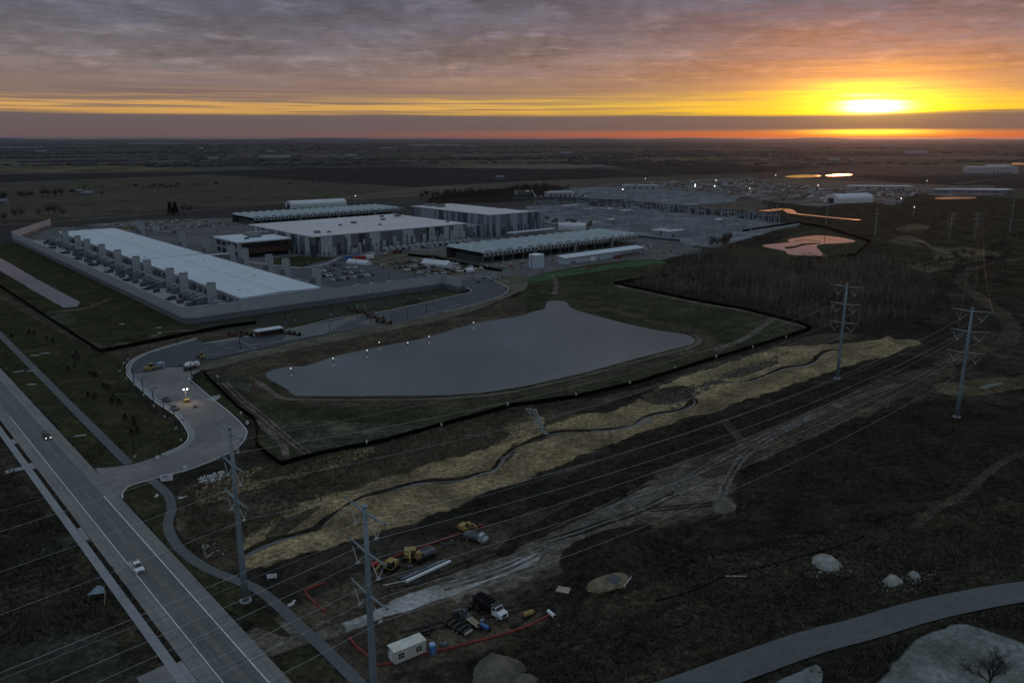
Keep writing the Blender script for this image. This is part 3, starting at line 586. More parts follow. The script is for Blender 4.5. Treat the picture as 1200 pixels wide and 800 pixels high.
# bare work corridor under the lines
sheet('work_corridor', [(296,742),(330,722),(400,682),(480,652),(560,622),(660,588),(760,552),(850,528),(930,494),(1000,466),(1050,448),(1110,430),(1120,440),(1050,470),(960,512),(880,548),(870,590),(800,610),(700,655),(610,700),(640,728),(560,765),(460,790),(440,800),(370,745)], G_BROWN, 9, 3, 3)
sheet('topsoil_spread', [(575,655),(600,628),(660,596),(720,566),(752,553),(768,558),(750,578),(700,600),(650,622),(608,645),(590,653)], G_DARK, 10, 1.5, 1.5)
sheet('topsoil_spread', [(740,512),(790,498),(840,486),(850,500),(858,516),(826,528),(780,545),(740,556),(690,575),(640,592),(590,608),(640,580),(690,548)], G_DARK, 10, 2.5, 2)
sheet('topsoil_spread', [(848,492),(900,472),(960,456),(1040,424),(1060,420),(1030,440),(970,470),(930,492),(880,512),(868,512)], G_DARK, 10, 2.5, 2)
sheet('topsoil_spread', [(860,560),(930,526),(1000,498),(1080,470),(1140,470),(1200,480),(1300,480),(1300,560),(1150,590),(1000,618),(900,640),(820,660),(760,680),(720,690),(800,640),(862,600)], G_DARK, 10, 5, 5)
strip('haul_track', [(520,694),(600,668),(655,640),(700,614),(740,590),(790,574),(830,550)], lambda t: 7+5*t, G_TRACK, 11, soft=4.5, jit=1.8)
strip('haul_track', [(818,558),(850,540),(877,524),(930,500),(990,474),(1040,452),(1100,432)], 6, G_BROWN, 11, soft=4, jit=1.5)
strip('haul_track', [(745,590),(790,592),(830,588),(852,588)], 7, G_TRACK, 11, soft=6, jit=2.5)
strip('haul_track', [(872,520),(858,504),(846,490)], 2.2, G_BROWN, 11, soft=1.5, jit=.8)
strip('haul_track', [(1100,430),(1150,410),(1185,396),(1178,372),(1150,350),(1128,332),(1140,315),(1210,300)], 6, G_BROWN, 11, soft=4, jit=2)
strip('haul_track', [(1070,620),(1090,602),(1130,578),(1170,545),(1200,530)], 1.8, G_BROWN, 11, soft=1, jit=.5)
sheet('stone_pad', [(386,738),(430,720),(470,702),(520,684),(560,672),(600,656),(626,648),(632,653),(618,664),(585,676),(545,692),(500,707),(440,728),(400,742)], G_GRAVEL, 12, 1.2, 1.2)
sheet('stone_pad', [(278,748),(300,736),(340,728),(362,742),(395,732),(402,741),(372,752),(340,764),(314,770),(296,764)], G_TRACK, 12, 1.2, 1)
RUT = surf('wheel_rut', (.030,.027,.030), var=.3, scale=.5, edge=True); RUTL = surf('pale_wheel_rut', (.115,.108,.125), var=.3, scale=.5, edge=True)
for i, (pts, off) in enumerate((([(520,694),(600,668),(655,640),(700,614),(740,590),(790,574),(827,552),(877,524),(930,500),(990,474)], 1.5),
        ([(600,740),(640,715),(660,690),(700,655)], 0), ([(450,690),(520,672),(600,640),(690,600),(760,566)], 0), ([(760,600),(800,596),(840,592)], 1), ([(855,590),(880,540),(930,506),(1000,474),(1060,452)], 3), ([(640,640),(700,622),(760,600),(800,580)], 2), ([(470,745),(540,728),(600,715),(650,700)], 0))):
    for s in (-.9,.9): strip('wheel_track', pts, .45, RUT if i not in (0,4) else RUTL, 12, soft=.45, jit=.5, lat=off+s)
for pts in ([(262,447),(285,470),(310,490),(335,512),(365,535)], [(560,372),(470,383),(380,399),(300,417)], [(600,340),(560,362),(450,385),(370,399)]):
    for s in (-.9,.9): strip('wheel_track', pts, .4, RUTL, 12, soft=.4, jit=.4, lat=s)
# grass beside the curved path
sheet('lawn', [(146,577),(152,570),(168,565),(184,562),(206,585),(208,600),(204,618),(213,635),(249,664),(300,690),(292,700),(340,745),(300,735),(262,712),(240,690),(200,648),(165,605)], G_LAWN, 10, .8, .5)
sheet('lawn', [(330,775),(360,760),(392,790),(430,830),(360,830)], G_LAWN, 10, .8, .6)
strip('footpath', [(177,563),(190,573),(199,584),(201,598),(197,616),(205,636),(222,653),(246,668),(271,678),(300,690),(325,709),(348,731),(370,751),(394,774),(420,800),(470,850)], 2.6, PATHM, 12, smooth=True, step=1.)
strip('footpath', [W(*p) for p in [(62.2,256),(62.4,330),(62.9,420),(63.5,560)]], 3.0, PATHM, 12, px=False, smooth=False)
sheet('wet_field', [(-80,790),(0,768),(40,752),(90,742),(125,746),(150,772),(196,800),(240,860),(-100,860)], G_TEAL, 10, 2, 2)
sheet('driveway', [(46,646),(87,626),(95,634),(54,653)], G_PALEG, 10, .6, .4)
sheet('driveway', [(160,795),(196,778),(214,778),(240,812),(190,840)], APRON, 11, 0, 0, False)

# ------------------------------------------------------------------ main road on the site grid: a 40 .. 53.3
def RD(a, b): return W(a-.008*(b-190), b)                        # the road runs half a degree off the site grid
def lane(name, a0, a1, b0, b1, mat): return sheet(name, [RD(a0,b0),RD(a1,b0),RD(a1,b1),RD(a0,b1)], mat, 13, 0, 0, False, px=False, step=800)
RB0, RB1 = 60, 620
lane('road', 40, 53.3, RB0, RB1, CONC)
lane('road', 43.6, 50.0, RB0, RB1, ASPH)
lane('road', 46.2, 47.5, RB0, RB1, surf('median_concrete', (.125,.125,.128), extra=tarwear, var=.1))
lane('sidewalk', 37.0, 39.0, RB0, RB1, WALK)
lane('verge', 38.95, 40.1, RB0, RB1, G_DARK)
for a, b in ((299,304.5),(271.5,277),(211,219.4),(134,145.6)): lane('sidewalk_slab', 39.0, 40.0, a, b, WALK)
for a, b in ((272.5,275.5),): lane('sidewalk_slab', 32.2, 37.0, a, b, WALK)
# intersection and access road
sheet('access_road', [(111,549),(133,548),(160,543.5),(189.5,533.5),(212,523.5),(222,513),(218,502.5),(205,486),(179.5,470),(151,443),(152,437),(172,433),(200,431),(228,430),(300,411),(320,414),(240,432),(225,440),(223,446),(251.5,470),(264.5,480),(280,494),(288.5,505),(288,514),(283,520),(269,531),(224,550),(204.5,555),(168.5,565),(152,570),(144.5,577),(143,584),(128,572)], APRON, 14, 0, 0, False)
sheet('gravel_road', [(224,431),(300,412),(375,394.5),(468,377),(540,361.5),(580,350),(594,342),(592,336),(572,327),(612,322),(618,336),(602,345),(585,353),(540,369.5),(450,389),(366,405.5),(300,420),(240,434)], G_GRAVRD, 14, 1.2, .5)
sheet('entrance_road', [(151,440),(149,432),(157,421.5),(183,410.5),(229,397.5),(242,402.5),(344.5,385.5),(390,374.5),(455,364.5),(536,346.5),(550,343.5),(552,340.5),(545,338),(541,329),(570,324.5),(592,336),(593.5,342),(580,349.5),(542,360.5),(480,376),(375,393.5),(300,410.5),(240,422.5),(215,428.5),(190,432.5)], NEWASPH, 14, 0, 0, False)
sheet('gatehouse_apron', [(244,402),(300,391),(345,385),(420,371),(380,392),(330,400),(290,406)], surf('green_grey_slab', (.11,.125,.118), var=.12), 15, 0, 0, False)
sheet('entrance_road', [(246,404),(342,387),(330,399),(300,404),(262,412)], NEWASPH, 15, 0, 0, False)
lane('median_island', 43.2, 43.5, 0, 1, KERB)
KL = [(189.5,533.3),(212,523.3),(221,513.5),(217.5,502.5),(205,487),(179.5,469.5),(151,442.5),(148,432),(157,420.8),(182.5,410.2),(229,396.8)]
strip('kerb', KL, .5, KERB, 16, h=.15, step=1.)
strip('sidewalk', KL, 1.5, WALK, 16, lat=-1.3, step=1.)
sheet('curb_lawn', [(222,448),(238,443),(256,460),(280,480),(292,498),(284,494),(266,478)], G_GRASS, 15, .3, .2, False)
strip('kerb', [(223,446),(251.5,470),(264.5,480),(280,494),(288.5,504.5),(289,510),(284,519.5),(269,531.3),(224,550.3),(204.5,555.3),(168.5,565.3),(152,570.5),(144.6,577.5),(143.5,585)], .4, KERB, 16, h=.15, step=1.)
sheet('sidewalk_slab', [(241,469),(249,464.5),(259,463),(257,467.5),(250,471)], WALK, 16, 0, 0, False)
for n, p in enumerate(([(240,402.6),(344.5,385.2),(390,374.2),(455,364.2),(536,346.2),(549.5,343.2),(552.5,340.5),(546,337.6)], [(570,324.5),(592.5,336),(594,342),(580,350),(542,361),(520,366)], [(160,437),(190,432),(240,421)])):
    strip('kerb', p, .5, KERB if n < 2 else G_TRACK, 16, h=.15 if n < 2 else None, step=2.)
# paint
def paint(a, b0, b1, w=.16, m=PAINTW): return lane('lane_marking', a-w/2, a+w/2, b0, b1, m)
paint(43.5, 96, 330, .15); paint(50.0, 96, 236, .2); paint(50.0, 262, 420, .16, surf('worn_paint', (.26,.27,.27), var=.3))
for a in (46.25, 47.45): paint(a, 96, 205, .14, PAINTY)
paint(40.5, 96, 330, .12, surf('worn_edge_line', (.235,.24,.245), var=.2)); paint(46.85, 262, 420, .14, PAINTY)
for b in range(100, 330, 9): lane('road_joint', 40.1, 43.4, b, b+.08, surf('tar_joint', (.09,.092,.096)))
for b in range(100, 330, 9): lane('road_joint', 50.2, 53.2, b+.4, b+.48, MATS['tar_joint'])
for b in (113.5, 121.2, 138, 149.5): lane('road_joint', 40.1, 53.2, b, b+.16, surf('sealed_crack', (.25,.255,.26), var=.3))
for (x, y), l in (((238,411),4.),((254,416),4.),((270,408),5.),((246,415.5),3.),((283,411),4.),((262,404),4.),((300,404),5.),((322,402),5.),((350,396),5.),((372,389),4.),((430,377),4.),((452,372),5.),((480,366),5.),((505,361),6.),((530,355),5.),((556,349),6.),((574,342),5.),((566,338),4.)):
    cx, cy = P(x, y); d = Vector((E1[0], E1[1])); n = Vector((-d.y, d.x)); c = Vector((cx, cy))
    sheet('lane_marking', [c-d*l/2-n*.45, c+d*l/2-n*.45, c+d*l/2+n*.45, c-d*l/2+n*.45], surf('faded_marking', (.22,.225,.23), var=.3), 17, 0, 0, False, px=False)
strip('lane_marking', [(278,398),(300,410)], .5, MATS['faded_marking'], 17); strip('lane_marking', [(484,375),(520,364),(540,357)], .6, MATS['faded_marking'], 17)
# back road in the corner
strip('road', [(640,858),(780,815),(870,782),(950,754),(1010,738),(1070,720),(1130,706),(1200,694),(1290,684)], 7.2, BACKRD, 13, step=2.)
sheet('limestone_pad', [(1022,806),(1050,774),(1083,749),(1116,734),(1140,736),(1158,740),(1200,755),(1280,780),(1280,850),(1020,860)], G_WHITE, 14, 1.2, 1)
sheet('limestone_pad', [(908,802),(935,790),(958,781),(963,800),(940,830),(900,830)], G_WHITE, 14, .4, .3)
# industrial yards beyond
sheet('substation_ground', [(615,242),(700,238),(800,247),(945,261),(900,273),(836,291),(760,282),(690,268),(640,262)], G_SUBST, 6, 5, 2, False)
sheet('substation_ground', [(640,224),(700,219),(760,221),(870,229),(860,237),(800,242),(730,234),(650,232)], G_SUBST, 6, 6, 3, False)
sheet('yard', [(690,217),(790,211),(880,208),(905,214),(990,222),(1060,220),(1165,217),(1178,229),(1110,231),(1070,227),(1050,241),(1010,235),(960,243),(915,238),(860,230),(780,222)], G_YARD, 6, 8, 6, False)
# ------------------------------------------------------------------ data centre buildings
def site(name, label, cat, a, b, group=None): return thing(name, label, cat, W(a, b), GR, group)
def block(t, name, x0, x1, y0, y1, z0, z1, m): return MB().b0(x0, x1, y0, y1, z0, z1).build(name, m, t)

# acoustic perimeter wall
t = site('perimeter_wall', 'long pale blue-grey acoustic wall with clipped corners around the data centre', 'wall', 145, 440)
WP = [(59,604),(0,484),(0,6),(1.2,2.4),(5,0),(172,-3),(172.5,-22)]
for i, (p, q) in enumerate(zip(WP, WP[1:])):
    d = Vector((q[0]-p[0], q[1]-p[1])); L = d.length; an = math.atan2(d.y, d.x); c = ((p[0]+q[0])/2, (p[1]+q[1])/2)
    MB().box((*c, 4.6+1.6), (L+.25, .32, 6.0), an).build('upper_panel', WALLHI, t)
    MB().box((*c, 1.65), (L+.3, .56, 3.3), an).build('plinth', WALLLO, t)
    MB().box((*c, 9.3), (L+.3, .5, .16), an).build('coping', WALLHI, t)
pm = MB()
for p, q in zip(WP, WP[1:]):
    d = Vector((q[0]-p[0], q[1]-p[1])); k = int(d.length/6); nrm = Vector((-d.y, d.x)).normalized()
    for j in range(1, k):
        c = Vector(p)+d*(j/k)+nrm*(-.25 if q[1] < p[1] or q[0] > p[0]+50 else .25)
        pm.box((c.x, c.y, 3.3), (.10, .12, 6.4), math.atan2(d.y, d.x))
o = pm.build('wall_post', WALLHI, t); o['kind'] = 'stuff'
# long hall with white roof
t = site('data_hall', 'long low data hall with a bright white flat roof inside the wall', 'building', 182, 453)
block(t, 'wall', .4, 51.6, .4, 446.6, 0, 8.4, GREYP)
f = MB(); L = 447.
f.add([(0,0,8.4),(26,0,8.9),(52,0,8.4),(0,L,8.4),(26,L,8.9),(52,L,8.4)], [(0,1,4,3),(1,2,5,4)]); f.b0(0,52,-.15,0,7.2,8.55); f.b0(0,52,L,L+.15,7.2,8.6); f.b0(-.15,0,0,L,7.6,8.5); f.b0(52,52.15,0,L,7.6,8.5)
r = f.build('roof', ROOFW, t)
MB().b0(25.7,26.3,.2,L-.2,8.895,8.96).build('ridge_seam', ROOFD, r)
block(r, 'cross_seam', .3, 51.7, 196, 196.4, 8.4, 8.93, ROOFD)
for k in range(9): block(r, 'roof_vent', 8+30*(k % 2), 9.2+30*(k % 2), 22+46*k, 23.4+46*k, 8.6, 9.3, ROOFP)
g = MB()
for k in range(44): g.b0(-.1, .39, 4+10*k, 9+10*k, .5, 6)
o = g.build('louvre', DGREY, t); o['kind'] = 'stuff'
# exhaust stacks, copied from one
def stack_proto(label, group, a, b):
    t = site('exhaust_stack', label, 'exhaust stack', a, b, group)
    block(t, 'casing', -2.2, 2.2, -2.1, 2.1, 0, 13.7, GREYP); block(t, 'cap', -2.3, 2.3, -2.2, 2.2, 13.7, 14.1, MGREY)
    block(t, 'access_door', -2.28, -2.2, -.6, .6, 0, 2.4, DGREY); block(t, 'side_duct', 2.2, 4.9, -1.2, 1.2, 3., 6.5, MGREY)
    return t
LS = [AB(x, y, 14.0)[1] for x, y in ((249,331),(217,319.5),(201,314),(175,304.5),(162,300),(140,292.5),(120,286),(102,280),(93,276),(78,271))]
proto = None
for i, b in enumerate(LS):
    lab = f'tall grey exhaust stack on the wall side of white-roofed hall, {nth(i)} from the near corner'
    if proto is None: proto = stack_proto(lab, 'exhaust stacks on the wall side of the hall', 176.2, b)
    else: copy_tree(proto, W(176.2, b), None, lab)
RS = [(257,499),(257,546),(257,574),(257,619),(257,646),(257,700),(257,760),(257,880),(262,905)]
for i, (a, b) in enumerate(RS): copy_tree(proto, W(a-2, b), GR+math.pi, f'grey exhaust stack on the office side of white-roofed hall, {nth(i)} from the near end', 'exhaust stacks on the office side of the hall')
# generators and yard equipment in the strip
def generator(label, group, a, b, rz=0):
    t = thing('generator', label, 'generator', W(a, b), GR+rz, group)
    block(t, 'enclosure', -5, 5, -1.6, 1.6, .5, 4., MGREY); block(t, 'skid', -5.4, 5.4, -1.8, 1.8, 0, .5, BLACKM)
    m = MB(); m.b0(-6.6,-5,-1.5,1.5,.5,3.6); m.build('radiator', DGREY, t)
    m = MB(); m.tube([(3.5,0,4),(3.5,0,6.2)], .35, 8); m.build('exhaust_pipe', STEELD, t)
    m = MB(); m.b0(-2.6,1.6,-.9,.9,4.,4.9); m.build('silencer', GREYP, t); return t
gp = None; gi = 0
for i in range(46):
    b = 462+9.4*i+rng.uniform(-1,1)
    if min(abs(b-s) for s in LS) < 4: continue
    lab = f'grey generator enclosure in the yard beside white-roofed hall, {nth(gi)} along from the near corner' if gi < 30 else 'grey generator enclosure at the far end of the yard beside white-roofed hall'
    if gp is None: gp = generator(lab, 'generators beside the long hall', 174.5, b)
    else: copy_tree(gp, W(174.5+rng.uniform(-1.,.4), b), GR+(math.pi if rng.random() < .4 else 0), lab)
    gi += 1
ti = 0; tp = None
for i in range(30):
    b = 458+15*i+rng.uniform(-2,2); a = 164+rng.uniform(-2,2)
    if rng.random() < .3: continue
    lab = f'dark transformer cabinet between generators and wall, {nth(ti)} from the near corner'
    if tp is None:
        t = thing('transformer', lab, 'transformer', W(a, b), GR, 'transformer cabinets inside the wall'); tp = t
        block(t, 'cabinet', -1.6, 1.6, -1.2, 1.2, .2, 2.6, DGREY); block(t, 'pad', -2.2, 2.2, -1.8, 1.8, 0, .2, WALK); block(t, 'cooling_fins', 1.6, 2.1, -1, 1, .5, 2.3, BLACKM)
    else: copy_tree(tp, W(a, b), GR, lab)
    ti += 1
for i in range(9):
    b = 470+46*i
    t = thing('blast_screen', f'low black equipment screen inside the wall, {nth(i)} from the near corner', 'screen', W(157, b), GR, 'low black screens inside the wall')
    block(t, 'panel', -6, 6, -.15, .15, 0, 1.6, BLACKM); block(t, 'post', -6.1, -5.9, -.2, .2, 0, 1.9, BLACKM); block(t, 'post', 5.9, 6.1, -.2, .2, 0, 1.9, BLACKM)
# office block
t = site('office_block', 'two storey office block with rust brown front and white roof', 'building', 267, 659)
block(t, 'wall', 0.3, 46, .3, 54, 0, 13.2, GREYP)
block(t, 'front_cladding', 2, 45.6, -.2, .3, 4.6, 13.2, RUST); block(t, 'roof', -1.2, 47, -1.2, 55, 13.2, 14.3, ROOFW)
w = block(t, 'window', 4, 44, -.3, -.2, 8.2, 12.2, GLASSD)
m = MB()
for k in range(11): m.b0(4+4*k-.12, 4+4*k+.12, -.42, -.3, 8.2, 12.2)
m.build('mullion', RUST, w)
w = block(t, 'window', 8, 44, -.05, .3, .4, 4.4, GLASSD); block(t, 'canopy', 2, 45, -3.2, -.2, 4.3, 5., RUST)
for k in range(4): block(t, 'window', -.02, .3, 6+12*k, 14+12*k, 8, 12, GLASSD); block(t, 'window', -.02, .3, 6+12*k, 14+12*k, 2, 6, GLASSD)
block(t, 'rooftop_unit', 20, 30, 22, 30, 14.3, 16.6, MGREY); block(t, 'rooftop_unit', 12, 15, 14, 17, 14.3, 15.8, DGREY); block(t, 'roof_screen', 24, 46, 36, 48, 14.3, 16.8, MGREY)
t = site('covered_walkway', 'thin white covered walkway leading to the rust brown office', 'walkway', 248, 668)
block(t, 'roof', -6, 18, -2, 2, 4.2, 4.8, ROOFW)
for x in (-5, 6, 17): block(t, 'post', x-.15, x+.15, -.15, .15, 0, 4.2, MGREY)
# big hall
t = site('striped_hall', 'large hall with vertical grey striped panels and pale roof behind parking lot', 'building', 317, 625)
block(t, 'wall', .4, 167.6, .4, 131.6, 0, 17.2, STRIPE)
r = block(t, 'roof', 0, 168, 0, 132, 17.2, 18.0, ROOFP)
for y in (44, 88): block(r, 'roof_seam', 1, 167, y, y+.5, 17.95, 18.06, ROOFD)
for i, (x, y, s) in enumerate(((14,20,5),(24,16,3),(60,60,3),(80,70,5),(92,40,2.5),(120,80,4),(150,100,6),(136,108,4),(158,20,3))): block(r, 'rooftop_unit', x, x+s, y, y+s*.7, 18., 19.+s*.2, MGREY)
for i in range(14): block(t, 'dock_bay', 16+11*i, 22+11*i, -.2, .4, .2, 4.6 if i % 3 else 7, DGREY if i % 2 else GREYP)
for i in range(9): block(t, 'rib_panel', 70+11*i, 73.6+11*i, -.5, .4, 0, 9+3*(i % 3), GREYP)
# plant along the foot of the striped hall
cp = None; cnt = 0
for i in range(15):
    a = 384+6.9*i; lab = f'pale chiller tank at the foot of striped hall, {nth(i)} from the left'
    if cp is None:
        t = thing('chiller_tank', lab, 'chiller', W(a, 615), GR, 'chillers along the striped hall'); cp = t
        m = MB(); m.cyl((0,0,2.5), 1.9, 5.6, 12, axis='y'); m.build('vessel', GREYP, t); block(t, 'saddle', -1.6, 1.6, -2, -1.5, 0, 1.6, DGREY); block(t, 'saddle', -1.6, 1.6, 1.5, 2, 0, 1.6, DGREY); block(t, 'pipe_rack', -1.5, 1.5, 3, 4.5, 0, 5.5, MGREY)
    else: copy_tree(cp, W(a, 615+rng.uniform(-.6,.6)), GR, lab)
# rear hall
t = site('rear_hall', 'tall rear hall of blue-grey striped panels with pale roof', 'building', 523, 636)
block(t, 'wall', .4, 57.6, .4, 143.6, 0, 22.3, STRIPE2); r = block(t, 'roof', 0, 58, 0, 144, 22.3, 23.0, ROOFP)
for y, s in ((108,9),(124,9),(134,4)): block(r, 'rooftop_unit', 14, 14+s, y, y+s*.6, 23., 26., MGREY)
block(t, 'side_wing', 58, 70, 4, 60, 0, 22, STRIPE2); block(t, 'parapet_screen', 70.1, 86, 10, 40, 0, 21, STRIPE2); block(t, 'low_link', -36, .3, 10, 60, 0, 12, STRIPE2)
block(t, 'low_canopy', 8, 72, -22, -16, 5, 6, ROOFW)
for x in (10, 30, 50, 70): block(t, 'canopy_post', x, x+.4, -19, -18.6, 0, 5, MGREY)
# long canopies with ridged sheet roofs
def ridged_canopy(label, a, b, L, D, h, n, wall_m):
    t = site('plant_canopy', label, 'plant building', a, b)
    f = MB(); st = L/n
    for k in range(n):
        x = k*st; q = []
        for j in range(7):
            u = j/6; q.append((x+u*st, h+1.9*math.sin(u*math.pi)))
        vs = [(p, y, z-(.0 if y else .3)) for p, z in q for y in (0, D)]
        f.add(vs, [(2*j, 2*j+1, 2*j+3, 2*j+2) for j in range(6)])
        f.add([(p, 0, z-.3) for p, z in q]+[(q[0][0], 0, h-.6), (q[-1][0], 0, h-.6)], [tuple(range(7))+(8, 7)])
    f.build('roof', CANOPY, t)
    block(t, 'eave', -.3, L+.3, -.6, 0, h-.7, h-.1, ROOFW); block(t, 'fascia', 0, L, .1, .5, h-3.4, h-.7, DGREY); block(t, 'beam', 0, L, .05, .6, h-4.1, h-3.4, MGREY)
    for k in range(int(L/4.6)):
        block(t, 'painted_lit_window', 2+4.6*k, 3.5+4.6*k, -.03, .1, h-2.7, h-1.4, WHITE)  # row of window light dots, put into white paint
    for k in range(int(L/11)+1):
        x = min(L-.5, 11*k)
        block(t, 'column', x, x+.5, .2, .7, 0, h-4.1, MGREY)
    block(t, 'rear_wall', 0, L, D-.6, D-.3, 0, h-.4, wall_m)
    for k in range(int(L/22)): block(t, 'process_unit', 6+22*k, 20+22*k, 10, D-6, 0, h-4.6-(k % 2), DGREY)
    for k in range(3): block(t, 'stair_tower', L*(.28+.25*k), L*(.28+.25*k)+3, -1.6, -.65, 0, h-.4, MGREY)
    return t
ridged_canopy('long plant canopy with ridged grey sheet roof behind white shed', 404, 501, 196, 50, 9.5, 17, DGREY)
ridged_canopy('long grey-green plant canopy behind the rust brown office and striped hall', 384, 900, 206, 62, 9.5, 20, DGREY)
# white sheds, tents, tank
t = site('storage_silo', 'white panelled box tank standing before the long plant canopy', 'tank', 420, 455)
m = MB(); m.prism([(1,0),(9,0),(10,1),(10,8),(9,9),(1,9),(0,8),(0,1)], 0, 10.2); m.build('shell', surf('pale_blue_panel', (.40,.46,.53), var=.06), t); m = MB(); m.prism([(1,.0),(9,.0),(10,1),(10,8),(9,9),(1,9),(0,8),(0,1)], 10.2, 10.8); m.build('lid', WHITE, t); block(t, 'ladder', -.2, 0, 4, 4.6, 0, 10.5, MGREY)
t = site('trailer_shed', 'long low white shed with an open canopy end near the hydroseeded bank', 'shed', 452, 455)
block(t, 'wall', 0, 66, 0, 8, 0, 5.2, surf('pale_blue_siding', (.36,.41,.47), var=.06)); r = MB().add([(-.5,-.8,5.2),(99,-.8,5.2),(99,9,6.4),(-.5,9,6.4),(-.5,-.8,5.5),(99,-.8,5.5),(99,9,6.7),(-.5,9,6.7)], [(3,2,1,0),(4,5,6,7),(0,1,5,4),(1,2,6,5),(2,3,7,6),(3,0,4,7)]).build('roof', ROOFW, t)
for k in range(5): block(t, 'post', 70+7*k, 70.3+7*k, .2, .5, 0, 5.2, MGREY)
for x in (8, 11, 40): block(t, 'door', x, x+1.2, -.06, 0, 0, 2.4, BLACKM)
block(t, 'roller_door', 30, 36, -.06, 0, 0, 4, WHITE)
def tent(name, label, a, b, L, w, h, rz=0, round_=True, px=None, group=None, end=True):
    loc = px if px else W(a, b); t = thing(name, label, 'tent', loc, GR+rz, group)
    q = [(-w/2, 0), (-w/2, h*.45)]+([(-w/2*math.cos(u*math.pi/8), h*.45+h*.55*math.sin(u*math.pi/8)) for u in range(1, 8)] if round_ else [(0, h)])+[(w/2, h*.45), (w/2, 0)]
    n = len(q); m = MB(); m.add([(0, y, z) for y, z in q]+[(L, y, z) for y, z in q], [(i, i+1, n+i+1, n+i) for i in range(n-1)]); m.build('cover', TENT, t)
    m = MB(); m.add([(.05, y, z) for y, z in q], [tuple(range(n))]); e = m.build('end_panel', TENT, t)
    m = MB(); m.add([(L-.05, y, z) for y, z in q], [tuple(range(n))]); e = m.build('end_panel', TENT, t)
    MB().b0(-.04, .04, -w*.22, w*.22, 0, h*.55).build('dark_doorway_panel', BLACKM, t)  # black slab paints the shade inside the tent doorway
    m = MB(); m.b0(L*.97, L*.985, -w/2-.06, w/2+.06, h*.42, h*.47); m.build('band', DGREY, t); return t
tent('frame_tent', 'long white frame tent at the far right of the parking lot', 358, 520, 26, 9, 5, R(-90)+R(18), False, px=P(497,310))
tent('frame_tent', 'small white tent canopy standing alone near the roundabout bend', 0, 0, 7, 6, 3.6, 0, False, px=P(545,319))
tent('frame_tent', 'long white frame tent in the middle of the parking lot', 0, 0, 21, 7, 4, R(-90)+R(20), False, px=P(409,308.5))
tent('arched_tent', 'white arched fabric shelter with dark band behind the plant canopy', 0, 0, 30, 14, 8, R(-90)+R(40), True, px=P(655,269))
tent('arched_tent', 'large white arched fabric building at the edge of far yard', 0, 0, 74, 30, 14, R(-18), True, px=P(973,238))
tent('frame_tent', 'long pale fabric roof behind the left plant canopy', 0, 0, 86, 26, 10, R(-6), True, px=P(338,243.5))
for lab, m_, x, y, L, rz in (('blue shipping container beside the striped hall', BLUE, 412, 303.5, 12, 0), ('red shipping container next to the blue one', RED, 421, 304.5, 12, 0), ('white site trailer at the end of the coloured containers', WHITE, 432, 303, 9, 0), ('maroon shipping container at the foot of striped hall', surf('maroon_steel', (.09,.03,.028)), 466, 297, 9, 0), ('red shipping container lying right of the long white shed', surf('red_brown_steel', (.13,.035,.03)), 724, 303, 7, 0)):
    t = thing('shipping_container', lab, 'container', P(x, y), GR+rz); block(t, 'body', -L/2, L/2, -1.3, 1.3, .15, 3., m_); block(t, 'door', L/2, L/2+.06, -1.2, 1.2, .3, 2.9, DGREY); block(t, 'roof_sheet', -L/2+.1, L/2-.1, -1.2, 1.2, 3., 3.08, m_)
# gatehouse and its barriers
t = thing('gatehouse', 'dark red guardhouse with a white flat roof by the entrance road', 'guardhouse', P(315,392.5), GR)
block(t, 'wall', -6.5, 6.5, -1.8, 1.8, 0, 3., RUST); block(t, 'roof', -7.2, 7.2, -2.5, 2.5, 3., 3.5, ROOFW); block(t, 'window', -5, 5, -1.9, -1.8, 1.1, 2.3, GLASSD); block(t, 'door', 5.2, 6.2, -1.88, -1.8, 0, 2.2, BLACKM)
for i, (x, y, n) in enumerate(((276,394.5,5),(289,393.5,4),(332,391,5),(345,393,4),(416,364.5,6),(428,368.5,6),(440,373.5,6),(450,379,5))):
    t = thing('vehicle_barrier', f'rust-dark crash barrier across the entrance lanes, {nth(i)} from the left', 'barrier', P(x, y), GR-R(75), 'crash barriers on the entrance road')
    block(t, 'beam', -n, n, -.5, .5, .2, 1.1, RUST)
    for k in (-n, 0, n): block(t, 'bollard', k-.45, k+.45, -.7, .7, 0, 2.2, BLACKM if i % 2 else RUST)
for i, (x, y) in enumerate(((419,364),(428,364),(455,377),(437,369),(447,374))):
    t = thing('formwork_post', f'pale timber post sticking up at the unfinished barrier, {nth(i)} from the left', 'post', P(x, y+2), GR+i, 'pale posts at the unfinished barrier')
    block(t, 'upright', -.12, .12, -.12, .12, 0, 5.2 if i < 2 else 3.6, surf('bleached_timber', (.42,.37,.31))); block(t, 'foot', -.8, .8, -.2, .2, 0, .2, WOOD)
for i in range(12):
    x, y = rng.uniform(405,440), 0; y = 371+(x-405)*.16+rng.uniform(-2,6)
    t = thing('timber_stack', f'bundle of raw planks lying by the unfinished barrier, {nth(i)} laid', 'timber', P(x, y), GR+rng.uniform(-.4,.4), 'plank bundles by the unfinished barrier')
    t['label'] = 'bundle of raw planks lying on blacktop by the unfinished barrier'
    block(t, 'plank', -2.2, 2.2, -.5, .5, 0, .35, WOOD if i % 3 else MATS['bleached_timber']); block(t, 'bearer', -1.4, -1.2, -.6, .6, .35, .5, WOOD)
